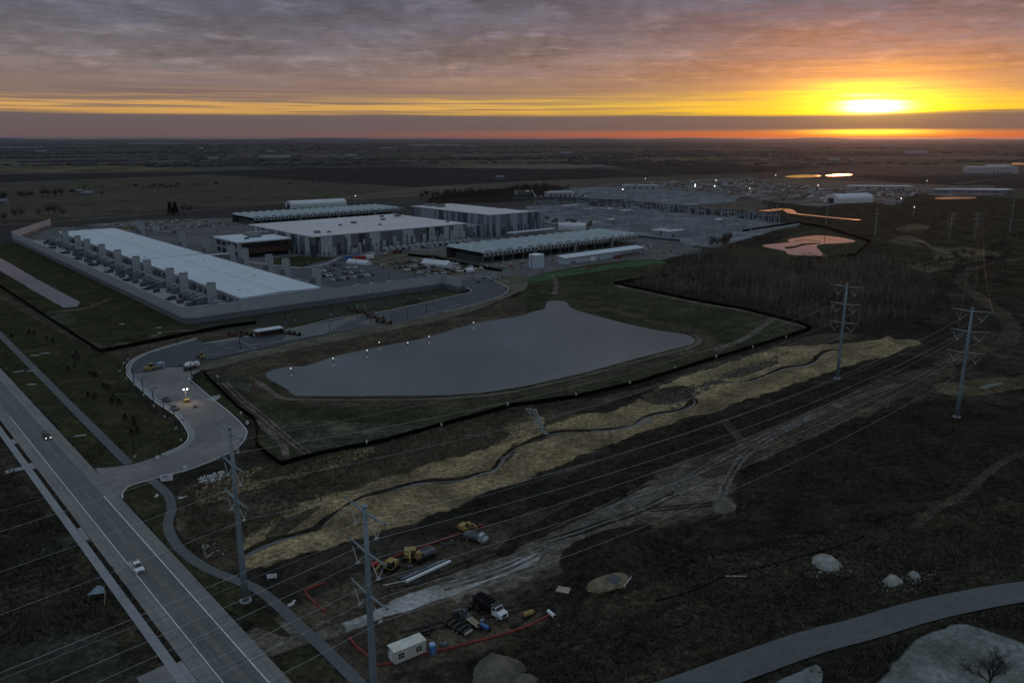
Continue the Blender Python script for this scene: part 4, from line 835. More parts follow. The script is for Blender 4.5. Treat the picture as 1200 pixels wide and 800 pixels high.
# far right warehouse and other far buildings
t = thing('warehouse', 'white warehouse with a stepped flat roof at the far right', 'building', P(1164,203.5), R(-14)); 
block(t, 'wall', -62, 62, 0, 70, 0, 17, surf('pale_wall', (.34,.35,.36), var=.06)); block(t, 'roof', -62.5, 62.5, -.5, 70.5, 17, 18, ROOFP); block(t, 'tall_bay', -6, 50, 8, 60, 18, 23, ROOFP)
for k in range(6): block(t, 'dock_door', 0+9*k, 4+9*k, -.2, 0, 0, 5, DGREY)
for i, (x, y, L, D, h, rz, mm, lab) in enumerate(((1136,226,120,26,6,-12,'r','long low shed with a pale roof at the right of yard'),(1164,225,60,22,5,-10,'r','low dark shed at the far right end of yard'),(1030,221.5,120,26,6,-6,'w','white low shed at the back of the far yard'),(750,221.5,70,20,7,0,'w','pale control building behind the far substation'),(655,231,46,18,8,15,'w','white yard building left of the far substation'),(612,228,26,12,6,15,'w','pale hut at the far left of the yard'))):
    t = thing('low_shed', lab, 'shed', P(x, y), R(rz)); block(t, 'wall', -L/2, L/2, -D/2, D/2, 0, h, MGREY if mm == 'r' else GREYP); block(t, 'roof', -L/2-.5, L/2+.5, -D/2-.5, D/2+.5, h, h+.8, ROOFP)
    for k in range(5): block(t, 'door', -L*.4+k*L*.18, -L*.4+k*L*.18+4, -D/2-.1, -D/2, 0, h*.7, DGREY)
# ------------------------------------------------------------------ transmission line
LA = [(-257.,-11.), P(288,705), P(981,444), P(1112,281)]
LB = [(-212.,-37.), (-24.3,120.5), P(1121,489), P(1142,281)]
LV = (40.2, 32.8, 24.8); ARM = 5.9
def line_dir(L, i):
    a, b = L[max(0,i-1)], L[min(len(L)-1,i+1)]; return math.atan2(b[1]-a[1], b[0]-a[0])
def pylon_proto(label, loc, rz):
    t = thing('transmission_tower', label, 'pylon', loc, rz)
    MB().tube([(0,0,0),(0,0,10),(0,0,25),(0,0,41)], .82, 12, r1=.36).build('pole', STEEL, t, True)
    MB().cyl((0,0,.25), 1.35, .6, 16, axis='z').build('foundation', WALK, t); MB().cyl((0,0,41.1), .55, .25, 12, axis='z').build('cap', STEEL, t)
    for k, z in enumerate(LV):
        for s in (-1, 1):
            L = ARM*(1.08 if k == 0 else 1.)
            a = MB(); a.tube([(0, s*.3, z-.25), (0, s*L, z+.15)], .27, 6, r1=.12); a = a.build('cross_arm', STEEL, t)
            MB().box((0, s*L, z+.15), (.5,.16,.5)).build('end_plate', STEEL, a)
            c = Vector((0, s*ARM*.58, z-3.5))
            for y0, z0 in ((s*.62, z-.7), (s*ARM*.97, z)):
                p = Vector((0, y0, z0)); d = c-p
                st = MB().tube([p, p+d*.34], .035, 5).build('hanger_link', STEELD, t)
                m = MB()
                pts = [p+d*(.34+.66*j/18) for j in range(19)]
                m.tube([pts[0], pts[-1]], .05, 6)
                for j in range(1, 18, 2): m.tube([pts[j]-d.normalized()*.04, pts[j]+d.normalized()*.04], .10, 7)
                m.build('insulator_string', INSUL, st)
            MB().b0(-.35,.35,c.y-.12,c.y+.12,c.z-.2,c.z+.05).build('conductor_clamp', ALU, t)
    return t
TL = ['blue-grey steel transmission pole with three cross arms standing beside the main road and footpath', 'blue-grey transmission pole with three arms standing on dark soil beside the straw stream bank', 'distant transmission pole by the tan stream meadow, left of a near twin', 'distant transmission pole at the right edge beyond the meadow']
TM = ['nearest tall steel transmission pole, in front of the office trailer and stone pad', 'transmission pole with three arms farthest right in the middle distance on dark ground', 'distant transmission pole by the tan stream meadow, right of its twin']
pyl = pylon_proto(TL[0], LA[1], line_dir(LA, 1))
SC = {3: .66}
for i, lab in ((2,TL[1]),(3,TL[2])): copy_tree(pyl, LA[i], line_dir(LA, i), lab, scale=(SC.get(i,1),)*3)
for i in (1,2,3): copy_tree(pyl, LB[i], line_dir(LB, i), TM[i-1], scale=(SC.get(i,1),)*3)
for L, nm in ((LA, 'left'), (LB, 'right')):
    for i in range(len(L)-1):
        r0, r1 = line_dir(L, i), line_dir(L, i+1)
        where = ['over the main road', 'across the work corridor', 'beyond the straw bank', 'far off past the meadow'][i]
        for k, z in enumerate(LV):
            for s in ((-1, 1) if nm == 'right' else (-1,)):
                k0, k1 = SC.get(i, 1), SC.get(i+1, 1)
                def at(p, r, y, zz): return Vector((p[0]-math.sin(r)*y, p[1]+math.cos(r)*y, zz))
                a, b = at(L[i], r0, s*ARM*.58*k0, (z-3.6)*k0), at(L[i+1], r1, s*ARM*.58*k1, (z-3.6)*k1); sag = (b-a).length*.024
                pts = [a+(b-a)*(j/36)-Vector((0,0,sag*4*(j/36)*(1-j/36))) for j in range(37)]
                o = MB().tube([p-a for p in pts], .022 if i < 2 else .008, 4).build('power_line_wire', ALU if i < 2 else STEELD); o.location = a  # far spans in dark steel: weaker sky reflection put into the wire colour
                tag(o, f'{["top","middle","lowest"][k]} {"near" if s < 0 else "far"} side power wire of the {nm} pole line, {where}', 'power wire', 'power line wires')
        for s in (-1,):
            a, b = at(L[i], r0, s*ARM*1.08*k0, (LV[0]+.2)*k0), at(L[i+1], r1, s*ARM*1.08*k1, (LV[0]+.2)*k1); sag = (b-a).length*.016
            pts = [a+(b-a)*(j/36)-Vector((0,0,sag*4*(j/36)*(1-j/36))) for j in range(37)]
            o = MB().tube([p-a for p in pts], .011, 4).build('shield_wire', ALU); o.location = a
            tag(o, f'thin {"near" if s < 0 else "far"} side shield wire above the {nm} pole line, {where}', 'shield wire', 'shield wires')
# smaller steel poles in the distance
up = None
for i, (x, y, top, lab) in enumerate(((968,264,233,'thin steel pole rising from the pink basin shore'),(1025,275,243,'thin steel pole in the dark field right of the pink basin'),(1183,272,233,'thin steel pole at the far right before the pale track'),(903,262,241,'left pole of the close pair by the orange channel'),(909,262,240,'right pole of the close pair by the orange channel'),(819,306,289,'short leaning steel pole at the end of hydroseeded bank'),(876,262,243,'slim pole at the right corner of the substation'),(741,237,222,'slim pole before the far substation'),(755,238,222,'slim pole before far substation, right of its neighbour'))):
    h = CAM_H-(CAM_H)*1.0; px, py = P(x, y); u = -(top-400)/FPX; h = CAM_H+(-_s+u*_c)/(_c+u*_s)*py
    t = thing('utility_pole', lab, 'pole', (px, py), R(35+i*3))
    MB().tube([(0,0,0),(0,0,h)], .55, 8, r1=.3).build('pole', STEEL, t)
    for z in (h*.93, h*.78): MB().tube([(0,-2.6,z),(0,2.6,z)], .14, 5).build('cross_arm', STEEL, t)

# ------------------------------------------------------------------ fences
POSTM = {}
def fence(label, pts, h, mat, gap, px=True, smooth=False, pm=BLACKM, name='screen_fence', cat='fence', base=None, wgap=0, w=.12, toppale=False):
    w0 = P(*pts[0]) if px else pts[0]; t = thing(name, label, cat, (*w0, 0.))
    def loc(o):
        for v in o.data.vertices: v.co.x -= w0[0]; v.co.y -= w0[1]
    o = strip('screen', pts, w, mat, 0, px=px, smooth=smooth, h=h, parent=t, step=2., z0=.0); loc(o)
    A = along(pts, gap, px, smooth); me = None
    if len(A) > 99: A = A[:99]
    for x, y, r in A:
        if me is None: o = MB().tube([(0,0,0),(0,0,h+.25)], .07, 5).build('post', pm, t); me = o.data
        else: o = bpy.data.objects.new('post', me); COL.objects.link(o); o.parent = t
        o.location = (x-w0[0], y-w0[1], 0)
    if base:
        o = strip('footing_strip', pts, .5, base, 0, px=px, smooth=smooth, h=.12, parent=t, lat=-.9 if wgap >= 0 else .9, step=2., z0=.05); loc(o)
    return t
FENCE1 = [(238,438),(258,458),(280,480),(297,492),(302.5,503),(300,522),(314,535),(330,546.3),(352,540),(375,534),(450,519),(525,498),(600,477),(675,467),(750,449),(825,425),(900,402.5),(951,386)]
fence('long black screened fence along the near side of the big pond grounds', FENCE1, 1.8, SCREEN, 7, base=G_TRACK)
fence('black screened fence between the pond grass and bare woodland', [(951,386),(936,379.5),(870,363),(810,352.5),(720,333),(752,327.5),(785,323)], 1.9, SCREEN, 8, base=None)
fence('black screened fence round the left lawn below the acoustic wall', [(-60,296),(0,336),(60,376),(118,413.5),(170,403),(225,392),(262,384.5),(300,379.5)], 1.9, SCREEN, 7, base=G_TRACK, wgap=-1)
fence('black screened fence on the dike round the pink basin', [(870,272),(935,262),(965,267),(1020,284),(1002,300),(970,304),(935,303)], 2.6, SCREEN, 12)
fence('black screened fence beside the plant canopy and tents', [(478,300),(510,303),(545,311),(588,319)], 2.2, SCREEN, 6)
fence('low dark fence by the far end of long white shed', [(748,279),(775,282),(797,284)], 3, DGREY, 6)
fence('pale concrete kerb wall along the near edge of the substation', [(806,290.5),(840,282.5),(880,273),(936,265)], 1.2, WALK, 20, pm=WALK, name='low_wall', cat='wall', w=.6)
OF = [('orange mesh fence running behind the yellow excavators', [(440,664),(466,652),(500,640),(535,627),(566,615)]), ('orange mesh fence corner lying beside the small white sign', [(381,684),(358,693),(370,708),(382,718)]), ('long orange mesh fence curving below trailers and dump truck', [(443,781),(465,777),(492,768),(530,760),(560,752),(585,746),(620,734),(643,722)]), ('short orange mesh fence beside the nearest transmission pole', [(410,749),(420,761),(433,771)])]
for lab, p in OF: fence(lab, p, .55, ORANGE, 4, name='mesh_fence', smooth=True, pm=RED, w=.5)
t = fence('thin black silt fence crossing the dead grass on the right', [(768,705),(811,693),(850,676),(905,662),(940,652),(985,640),(1012,629)], .35, SCREEN, 9, name='silt_fence', smooth=True, w=.12)

# ------------------------------------------------------------------ light poles, markers, signs, hydrants
def lamp_pole(label, loc, rz, h=7.6, group=None):
    t = thing('light_pole', label, 'light pole', loc, rz, group)
    MB().tube([(0,0,.8),(0,0,h)], .20, 6, r1=.14).build('pole', BLACKM, t); MB().cyl((0,0,.45), .33, .9, 10, axis='z').build('concrete_base', KERB, t)
    a = MB().tube([(0,0,h-.15),(1.2,0,h)], .09, 5).build('arm', BLACKM, t); MB().box((1.5,0,h), (1.0,.5,.2)).build('lamp_head', BLACKM, a); return t
LPOS = [(212,516.5),(206,503),(193,489),(180.5,476.5),(168.5,464),(157.5,452),(148,444),(147.5,435.5),(140.5,435.5),(150,421.5),(175,413.5),(208.5,405)]
lp = None
for i, (x, y) in enumerate(LPOS):
    lab = f'black light pole along the access road left kerb, {nth(i)} from the main road'
    if lp is None: lp = lamp_pole(lab, P(x, y), heading((212,516),(206,503))-R(90), 7.4, 'light poles along the access road kerb')
    else: copy_tree(lp, P(x, y), GR+R(40*(i>6)), lab)
more = [((158,536),'black light pole alone on the corner of the left lawn'),((225,443.5),'black light pole on white base by the cement truck'),((282,412.5),'black light pole between the entrance lanes and gravel road')]
for p, lab in more: copy_tree(lp, P(*p), GR, lab, 'light poles round the junction')
row = [(231,397),(303,385),(335,379),(346,376),(388,369),(413,363),(452,360.5),(473,354.5),(493,350.5),(510,348)]
for i, p in enumerate(row): copy_tree(lp, P(*p), GR, f'slim black light pole on the grass below acoustic wall, {nth(i)} from the left', 'light poles below the acoustic wall')
row = [(387,393),(478,376),(500,371),(583,333),(588,327.5),(555,331),(585,319),(611,318),(635,328),(748,305)]
for i, p in enumerate(row): copy_tree(lp, P(*p), GR, f'slim black light pole along the curved entrance road, {nth(i)} from the left', 'light poles along the entrance road')
k = 0
for a in (276, 300, 322, 345, 370, 392):
    for b in (478, 520, 562, 600):
        if (a > 322 and b > 590): continue
        lab = f'slim dark light pole standing among parked cars, {nth(k)} counted from the wall' ; k += 1
        c = copy_tree(lp, W(a, b), GR, lab, 'light poles in the parking lot', scale=(1,1,1.05))
for i in range(16):
    copy_tree(lp, W(151.5, 460+27*i), GR, f'slim dark light pole just inside acoustic wall, {nth(i)} from the near corner', 'light poles inside the acoustic wall', scale=(1,1,1.05))
# white marker posts: fence markers and lit floats of the pond aerators
for i, (x, y) in enumerate(((430,522.5),(517.5,502),(595,478),(675,466),(738,452),(791,434),(839,421),(882,409.5),(921,397.5),(255.5,445),(283,488))):
    t = thing('marker_post', f'small white marker on the near black fence, {nth(i)} from the left', 'marker', P(x, y+1), 0, 'white markers along the near fence')
    MB().b0(-.06,.06,-.06,.06,0,2.5).build('post', DGREY, t); MB().b0(-.3,.3,-.14,-.04,1.5,2.4).build('plate', WHITE, t)
for i, (x, y) in enumerate(((341,436),(390.5,424),(430.5,414.5),(444.5,405),(478,405.5),(503,398),(555,381.5))):
    t = thing('shore_light', f'small lit white lamp on a stake at the far pond shore, {nth(i)} from the left', 'lamp', P(x, y), 0, 'lit lamps along the pond shore')
    MB().b0(-.05,.05,-.05,.05,0,1.6).build('stake', BLACKM, t); MB().cyl((0,0,1.75), .2, .34, 8, axis='z').build('lamp', LAMPS, t)
def sign(label, p, w, h, rz, mark=None, leg=1.):
    t = thing('sign_board', label, 'sign', P(*p), rz)
    MB().b0(-w/2,w/2,-.06,.06,leg,leg+h).build('board', WHITE, t)
    for s in (-1,1): MB().b0(s*w*.4-.07,s*w*.4+.07,.06,.2,0,leg+h).build('post', MGREY, t)
    if mark: MB().b0(-w*.34,w*.14,-.085,-.06,leg+h*.62,leg+h*.84).build('blue_mark', BLUE, t); MB().b0(-w*.3,w*.3,-.085,-.06,leg+h*.3,leg+h*.38).build('text_line', MGREY, t)
    return t
sign('white sign board with a blue mark on the corner of access road', (196,566), 3.4, 2.0, R(16), True, .8)
sign('plain white sign board beside the curved path and near tower', (319,680), 2.2, 1.0, R(14), None, .7)
for i, (x, y, lab) in enumerate(((290,497,'white utility pedestal at the outer bend of access road'),(185,538,'pale utility pedestal at the kerb end of left lawn'),(217,550,'thin white marker stake on the right kerb of access road'),(222,446,'white utility box at the corner by the cement truck'),(146,427,'white stake at the bend of the left kerb'))):
    t = thing('utility_pedestal', lab, 'utility box', P(x, y), GR); MB().b0(-.45,.45,-.35,.35,0,1.1).build('box', WHITE, t); MB().b0(-.5,.5,-.4,.4,1.1,1.2).build('lid', KERB, t)
for i, (x, y, r, lab) in enumerate(((37,435,.2,'pale pipe pieces lying across the lawn, nearest the path'),(22,436,.5,'pale plank dropped on the verge beside the main road'),(37,451,.1,'crossed pale planks on the verge beside main road'),(94,511,.25,'pale pipe lying on the verge before the lawn corner'),(41,417,.1,'pale pipe lying between path and young shrubs, left piece'),(53,414.5,.1,'pale pipe lying between path and young shrubs, right piece'))):
    t = thing('pipe_bundle', lab, 'pipes', P(x, y), r); m = MB(); m.tube([(-2,0,.2),(2,.2,.2)], .2, 6); m.build('pipe', KERB, t); m = MB(); m.tube([(-.9,.6,.2),(1.7,.3,.35)], .14, 6); m.build('pipe', WALK, t)
for i, (x, y, lab) in enumerate(((212,584,'small pale stone beside the curved path'),(341,709,'small white lid beside the stone track'),(183.5,582,'small pale cover on the grass left of the path'),(188,390.5,'small pale manhole slab on the lawn below acoustic wall'),(144,380,'pale slab on the dark lawn'),(187,384,'pale concrete pieces heaped on the lawn by the wall corner'))):
    t = thing('concrete_slab', lab, 'slab', P(x, y), i*.6); m = MB(); m.box((0,0,.2),(1.6,.9,.4), .2, top=(.8,.8)); m.build('slab', KERB, t); m = MB(); m.box((1.0,.9,.15),(1.2,.6,.3), .8, top=(.8,.8)); m.build('fragment', KERB, t)
# ------------------------------------------------------------------ vehicles
def wheels(t, xs, w, r, n=12, tw=.26, name='wheel'):
    for x in xs:
        for s in (-1, 1):
            o = MB().cyl((0,0,0), r, tw, n).build(name, TYRE, t); o.location = (x, s*(w/2-tw/2), r)
            MB().cyl((0,s*.02,0), r*.55, tw, 8).build('rim', SILVER, o)
def pickup(label, p, rz, paint, lights=False, load=False, Z=.08):
    t = thing('pickup_truck', label, 'pickup truck', (*P(*p), Z), rz)
    b = MB(); b.profile([(-2.9,.5),(-2.9,1.05),(-.95,1.08),(-.95,.62),(-.9,.62),(-.9,1.12),(1.2,1.12),(2.75,1.02),(2.9,.85),(2.9,.45),(2.4,.38),(-2.4,.4)], 1.96)
    b.build('body', paint, t)
    MB().b0(-2.82,-1.02,-.8,.8,.62,.8).b0(-2.9,-.95,-.98,-.8,1.0,1.12).b0(-2.9,-.95,.8,.98,1.0,1.12).b0(-2.9,-2.82,-.9,.9,.6,1.12).build('bed_rails', paint, t)
    MB().b0(-2.8,-1.0,-.79,.79,1.082,1.10).build('bed_liner', BLACKM, t)
    MB().profile([(-.95,1.12),(-.75,1.86),(.65,1.86),(1.35,1.12)], 1.8, top_in=.16, zin=1.5).build('cab', paint, t)
    g = MB(); g.add([(1.36,-.82,1.16),(1.36,.82,1.16),(.71,.68,1.82),(.71,-.68,1.82)], [(0,1,2,3)]); g.build('windscreen', GLASSD, t)
    for s in (-1,1):
        g = MB(); g.add([(-.82,s*.905,1.2),(1.2,s*.905,1.2),(.6,s*.77,1.78),(-.68,s*.77,1.78)], [(0,1,2,3)]); g.build('side_window', GLASSD, t)
        MB().b0(2.87,2.93,s*.7-.2,s*.7+.2,.72,.95).build('headlight', HEADL if lights else SILVER, t); MB().b0(-2.93,-2.89,s*.86-.08,s*.86+.08,.8,1.05).build('tail_light', RED, t)
        MB().b0(.95,1.1,s*1.0-.1,s*1.0+.1,1.15,1.32).build('mirror', BLACKM, t)
    MB().b0(2.88,2.96,-.48,.48,.6,.92).build('grille', BLACKM, t); MB().b0(2.85,3.02,-.95,.95,.4,.58).build('front_bumper', SILVER, t); MB().b0(-3.02,-2.88,-.92,.92,.45,.6).build('rear_bumper', SILVER, t)
    wheels(t, (1.85,-1.75), 1.98, .4)
    if load:
        m = MB()
        for k in range(9): m.box((rng.uniform(-2.6,-1.2), rng.uniform(-.6,.6), 1.35+rng.uniform(0,.35)), (.6,.5,.5), rng.uniform(0,3))
        m.build('cargo', CARGR, t)
    return t
DN = GR-R(90)
pickup('white crew cab pickup truck driving down the main road', (161,667), DN-R(1), WHITE)
pickup('dark pickup truck with lit headlights and loaded bed on the main road', (55,513), DN-R(1), CARDK, True, True)
# cement mixer
def mixer(label, p, rz):
    t = thing('cement_mixer_truck', label, 'mixer truck', (*P(*p), .1), rz)
    MB().b0(-4.2,3.6,-.55,.55,.8,1.2).build('chassis', BLACKM, t)
    MB().profile([(2.0,1.2),(2.0,2.9),(3.5,2.9),(4.0,2.0),(4.1,1.2)], 2.4).build('cab', WHITE, t); MB().b0(3.55,3.9,-1.05,1.05,2.05,2.7).build('windscreen', GLASSD, t)
    m = MB(); m.tube([(-4.0,0,3.0),(-2.6,0,2.75),(-.2,0,2.5),(1.6,0,2.3)], .6, 14); vs = m.v
    for i in range(14):
        for k, r in enumerate((.65,1.2,1.3,.7)):
            v = Vector(vs[k*14+i]); c = Vector(((-4.0,-2.6,-.2,1.6)[k],0,(3.0,2.75,2.5,2.3)[k])); vs[k*14+i] = tuple(c+(v-c)*(r/.6))
    m.build('drum', WHITE, t, True); MB().box((-4.5,0,2.2),(1.5,.6,.25),0,tilt=(R(40),'Y')).build('chute', MGREY, t); MB().b0(-4.2,-3.6,-.9,.9,1.2,2.3).build('drum_stand', DGREY, t)
    wheels(t, (3.0,-1.8,-3.1), 2.4, .52); return t
mixer('white cement mixer truck parked at the edge of the gravel road', (225,433), heading((213,437),(237,428)))
# loaders, skid steer, excavators
def loader(label, p, rz, sc=1.):
    t = thing('wheel_loader', label, 'loader', (*P(*p), .1), rz); t.scale = (sc,sc,sc)
    MB().b0(-3.2,-.4,-1.,1.,.9,2.2).build('engine_hood', YELLOW, t); MB().b0(-.4,1.4,-.6,.6,.8,1.5).build('front_frame', YELLOW, t)
    c = MB().b0(-.9,.5,-.75,.75,2.2,3.3).build('cab', GLASSD, t); MB().b0(-1.,.6,-.85,.85,3.3,3.45).build('cab_roof', YELLOW, c)
    for s in (-1,1): MB().tube([(.9,s*.5,1.5),(2.4,s*.5,1.4),(3.4,s*.5,.6)], .16, 6).build('lift_arm', YELLOW, t)
    MB().profile([(3.3,.1),(3.2,1.2),(3.4,1.2),(3.6,.35),(4.5,.2),(4.5,.1)], 2.7).build('bucket', DGREY, t); MB().tube([(-2.6,.3,2.2),(-2.6,.3,3.1)], .1, 6).build('exhaust_pipe', BLACKM, t)
    wheels(t, (1.2,-2.1), 2.5, .72, 14, .55); return t
loader('yellow wheel loader parked by the kerb beside a blue cabin', (178,434.5), heading((170,436),(186,433)))
loader('yellow loader seen end-on before the entrance road arrows', (236,420), GR+R(95), .85)
def cabin(label, p, rz, m_, sz, roof=None, name='site_cabin', cat='cabin'):
    t = thing(name, label, cat, P(*p), rz); x, y, z = sz
    MB().b0(-x/2,x/2,-y/2,y/2,.1,z).build('wall', m_, t); MB().b0(-x/2-.08,x/2+.08,-y/2-.08,y/2+.08,z,z+.14).build('roof', roof or m_, t); return t
c = cabin('small pale blue cabin next to the yellow loader', (189,431.5), GR, surf('pale_blue_steel', (.24,.33,.37)), (2.6,2.4,2.6))
MB().b0(-.5,.5,-1.26,-1.2,.1,2.2).build('door', MGREY, c)
def excavator(label, p, rz, sc=1., swing=.4, boom=(2.6,3.7), reach=6.4, colour=None):
    Y = colour or YELLOW
    t = thing('excavator', label, 'excavator', (*P(*p), .12), rz); t.scale = (sc,sc,sc)
    for s in (-1,1): MB().profile([(-1.9,.25),(-2.1,.55),(-1.8,.95),(1.8,.95),(2.1,.55),(1.9,.25),(1.5,.02),(-1.5,.02)], .55, off=s*1.15).build('track', BLACKM, t)
    M_ = Matrix.Rotation(swing, 4, 'Z')
    def sub(m, name, mt, par=None):
        m.v = [tuple(M_ @ Vector(v)) for v in m.v]; return m.build(name, mt, par or t)
    sub(MB().b0(-2.2,1.2,-1.3,1.3,1.05,1.35).b0(-2.2,-.2,-1.3,1.3,1.35,2.2).b0(-.2,1.1,-1.3,-.3,1.35,1.9), 'house', Y); sub(MB().b0(-2.5,-2.2,-1.2,1.2,1.1,2.0), 'counterweight', DGREY)
    c = sub(MB().profile([(-.2,1.35),(-.2,2.9),(1.1,2.9),(1.35,2.1),(1.3,1.35)], 1.0, off=.75), 'cab', GLASSD); sub(MB().b0(-.25,1.15,.22,1.28,2.9,3.0), 'cab_roof', Y, c)
    e = (reach*.45+.9, -.1, boom[1]); k = (reach*.8+.6, -.1, boom[0]+.7); b = (reach*.72+.4, -.1, .9)
    sub(MB().tube([(.9,-.1,1.5),(1.9,-.1,3.0),e], .34, 6, r1=.27), 'boom', Y); sub(MB().tube([e, k], .24, 6), 'boom', Y); sub(MB().tube([k, b], .22, 6, r1=.15), 'stick', Y)
    sub(MB().tube([(1.2,-.1,1.3),(2.4,-.1,2.6)], .1, 5), 'hydraulic_ram', SILVER); sub(MB().tube([(2.9,-.1,4.0),k], .08, 5), 'hydraulic_ram', SILVER)
    sub(MB().profile([(b[0]-.5,.9),(b[0]+.35,.9),(b[0]+.2,.3),(b[0]-.5,.05),(b[0]-1.0,.4)], 1.1), 'bucket', DGREY); return t
excavator('yellow excavator with its arm folded toward the red fuel cart', (457,669), heading((457,668),(446,676)), 1.0, .1)
excavator('yellow excavator working end-on beside the tracked dumper', (481,656), heading((481,655),(474,662)), 1.05, .5, reach=5.4)
excavator('yellow excavator behind the pale grey service truck', (546,624), heading((546,624),(556,634)), .9, .35, reach=5.)
def dumper(label, p, rz):
    t = thing('tracked_dumper', label, 'dumper', (*P(*p), .1), rz)
    for s in (-1,1): MB().profile([(-2.6,.3),(-2.8,.6),(-2.5,1.0),(2.4,1.0),(2.8,.6),(2.5,.3),(2.1,.02),(-2.1,.02)], .6, off=s*1.1).build('track', BLACKM, t)
    MB().b0(-2.6,2.6,-.9,.9,1.,1.25).build('chassis', DGREY, t); c = MB().profile([(1.2,1.25),(1.2,2.7),(2.3,2.7),(2.8,1.9),(2.8,1.25)], 1.3, off=.3).build('cab', YELLOW, t); MB().b0(2.35,2.6,-.25,.85,1.95,2.55).build('windscreen', GLASSD, c)
    MB().profile([(-3.0,1.9),(-2.6,1.3),(.8,1.3),(1.0,2.4),(.85,2.4),(.7,1.6),(-2.4,1.6),(-2.9,2.0)], 2.3).b0(-2.8,.9,-1.15,-1.05,1.4,2.3).b0(-2.8,.9,1.05,1.15,1.4,2.3).build('dump_bed', MGREY, t); return t
dumper('tracked dumper with grey bed behind the yellow excavators', (497,655), heading((506,652),(489,659)))
t = thing('fuel_cart', 'red fuel cart standing by the left yellow excavator', 'fuel cart', (*P(440,666), .1), R(30)); MB().cyl((0,0,1.2), .6, 2.4, 12, axis='x').build('tank', RED, t); MB().b0(-1.4,1.4,-.6,.6,.5,.65).build('frame', BLACKM, t); wheels(t, (-.7,.7), 1.4, .36)
t = thing('service_truck', 'pale grey service truck with crane arm parked beside a yellow excavator', 'truck', (*P(557,634), .1), heading((549,632),(566,636)))
MB().b0(-3,3,-.5,.5,.6,.9).build('chassis', BLACKM, t); MB().profile([(1.2,.9),(1.2,2.3),(2.2,2.3),(2.7,1.6),(3.3,1.45),(3.3,.7),(1.2,.7)], 2.1).build('cab', GREYP, t); MB().b0(2.25,2.5,-.9,.9,1.65,2.2).build('windscreen', GLASSD, t); MB().b0(-3,1.1,-1.05,1.05,.9,1.7).build('tool_body', DGREY, t); MB().tube([(.6,0,1.7),(.2,0,2.6),(-2.6,.2,2.2)], .13, 6).build('crane_arm', MGREY, t); wheels(t, (2.3,-1.8), 2.1, .45)
for i, (p, q, lab) in enumerate((((476,683),(528,659),'long pale steel beam lying on bare soil, nearer one'),((470,681),(522,658),'long grey steel beam lying beside the paler one'),((466,679),(500,667),'shorter dark beam lying left of the long steel beams'),((449,687),(478,681),'pale thin pipe on the ground below the excavators'))):
    a, b = P(*p), P(*q); L = math.hypot(b[0]-a[0], b[1]-a[1]); t = thing('steel_beam', lab, 'beam', (*a, .1), math.atan2(b[1]-a[1], b[0]-a[0])); mt = (WHITE, MGREY, DGREY, KERB)[i]; z = .12 if i == 3 else .3
    MB().b0(0,L,-z,z,.12,.12+z*1.6).build('web', mt, t)
    for x in (L*.15, L*.85): MB().b0(x-.1,x+.1,-.6,.6,0,.12).build('bearer', WOOD, t)
def dump_truck(label, p, rz):
    t = thing('dump_truck', label, 'dump truck', (*P(*p), .1), rz)
    MB().b0(-4.2,3.9,-.5,.5,.75,1.05).build('chassis', BLACKM, t)
    MB().profile([(1.5,1.05),(1.5,2.75),(2.6,2.75),(2.95,1.95),(4.3,1.75),(4.4,.8),(1.5,.8)], 2.2, top_in=.1, zin=2.2).build('cab', WHITE, t)
    MB().add([(2.98,-.98,1.98),(2.98,.98,1.98),(2.68,.9,2.66),(2.68,-.9,2.66)], [(0,1,2,3)]).build('windscreen', GLASSD, t)
    for s in (-1,1): MB().b0(1.75,2.55,s*1.09,s*1.12,1.95,2.6).build('side_window', GLASSD, t); MB().b0(4.38,4.44,s*.8-.18,s*.8+.18,1.05,1.3).build('headlight', SILVER, t); MB().cyl((1.3,s*.9,2.4), .09, 1.6, 6, axis='z').build('exhaust_stack', SILVER, t)
    MB().b0(4.38,4.46,-.5,.5,1.0,1.65).build('grille', BLACKM, t)
    m = MB(); m.b0(-4.6,1.2,-1.2,1.2,1.2,1.35).b0(-4.6,1.2,-1.25,-1.15,1.35,2.75).b0(-4.6,1.2,1.15,1.25,1.35,2.75).b0(1.1,1.25,-1.2,1.2,1.35,3.).b0(-4.65,-4.55,-1.2,1.2,1.35,2.6).b0(1.2,2.4,-1.2,1.2,2.9,3.05)
    for k in range(6): m.b0(-4.3+k*1.0,-4.15+k*1.0,-1.33,1.33,1.2,2.7)
    m.build('dump_box', BLACKM, t); wheels(t, (3.3,-1.9,-3.2), 2.4, .52, 12, .35); return t
dump_truck('dump truck with white cab and black ribbed box by the trailers', (575,718), heading((559,708),(591,728)))
def trailer(label, p, q, wid, deck, load=None):
    a, b = P(*p), P(*q); L = math.hypot(b[0]-a[0], b[1]-a[1]); t = thing('flatbed_trailer', label, 'trailer', (*a, .1), math.atan2(b[1]-a[1], b[0]-a[0]))
    MB().b0(0,L,-wid/2,wid/2,.75,.92).build('deck', deck, t); MB().b0(0,L,-wid/2-.08,-wid/2,.65,1.0).b0(0,L,wid/2,wid/2+.08,.65,1.0).build('side_rail', BLACKM, t); MB().tube([(L,-.5,.7),(L+1.4,0,.6),(L,.5,.7)], .08, 5).build('drawbar', BLACKM, t); MB().b0(-.12,0,-wid/2,wid/2,.5,.95).build('tail_bar', CREAM, t)
    wheels(t, (L*.32,L*.48), wid+.3, .38); return t
t1 = trailer('long flatbed trailer of worn timber behind the office trailer', (549,744.5), (523,730), 2.3, surf('worn_deck_timber', (.06,.052,.045), var=.3))
for k in range(4): MB().b0(1+1.5*k,1.15+1.5*k,-1.1,1.1,.92,1.5).build('stake_rail', BLACKM, t1)
trailer('short trailer with sandy timber deck next to the blue machine', (550,729), (562,738), 1.7, WOOD)
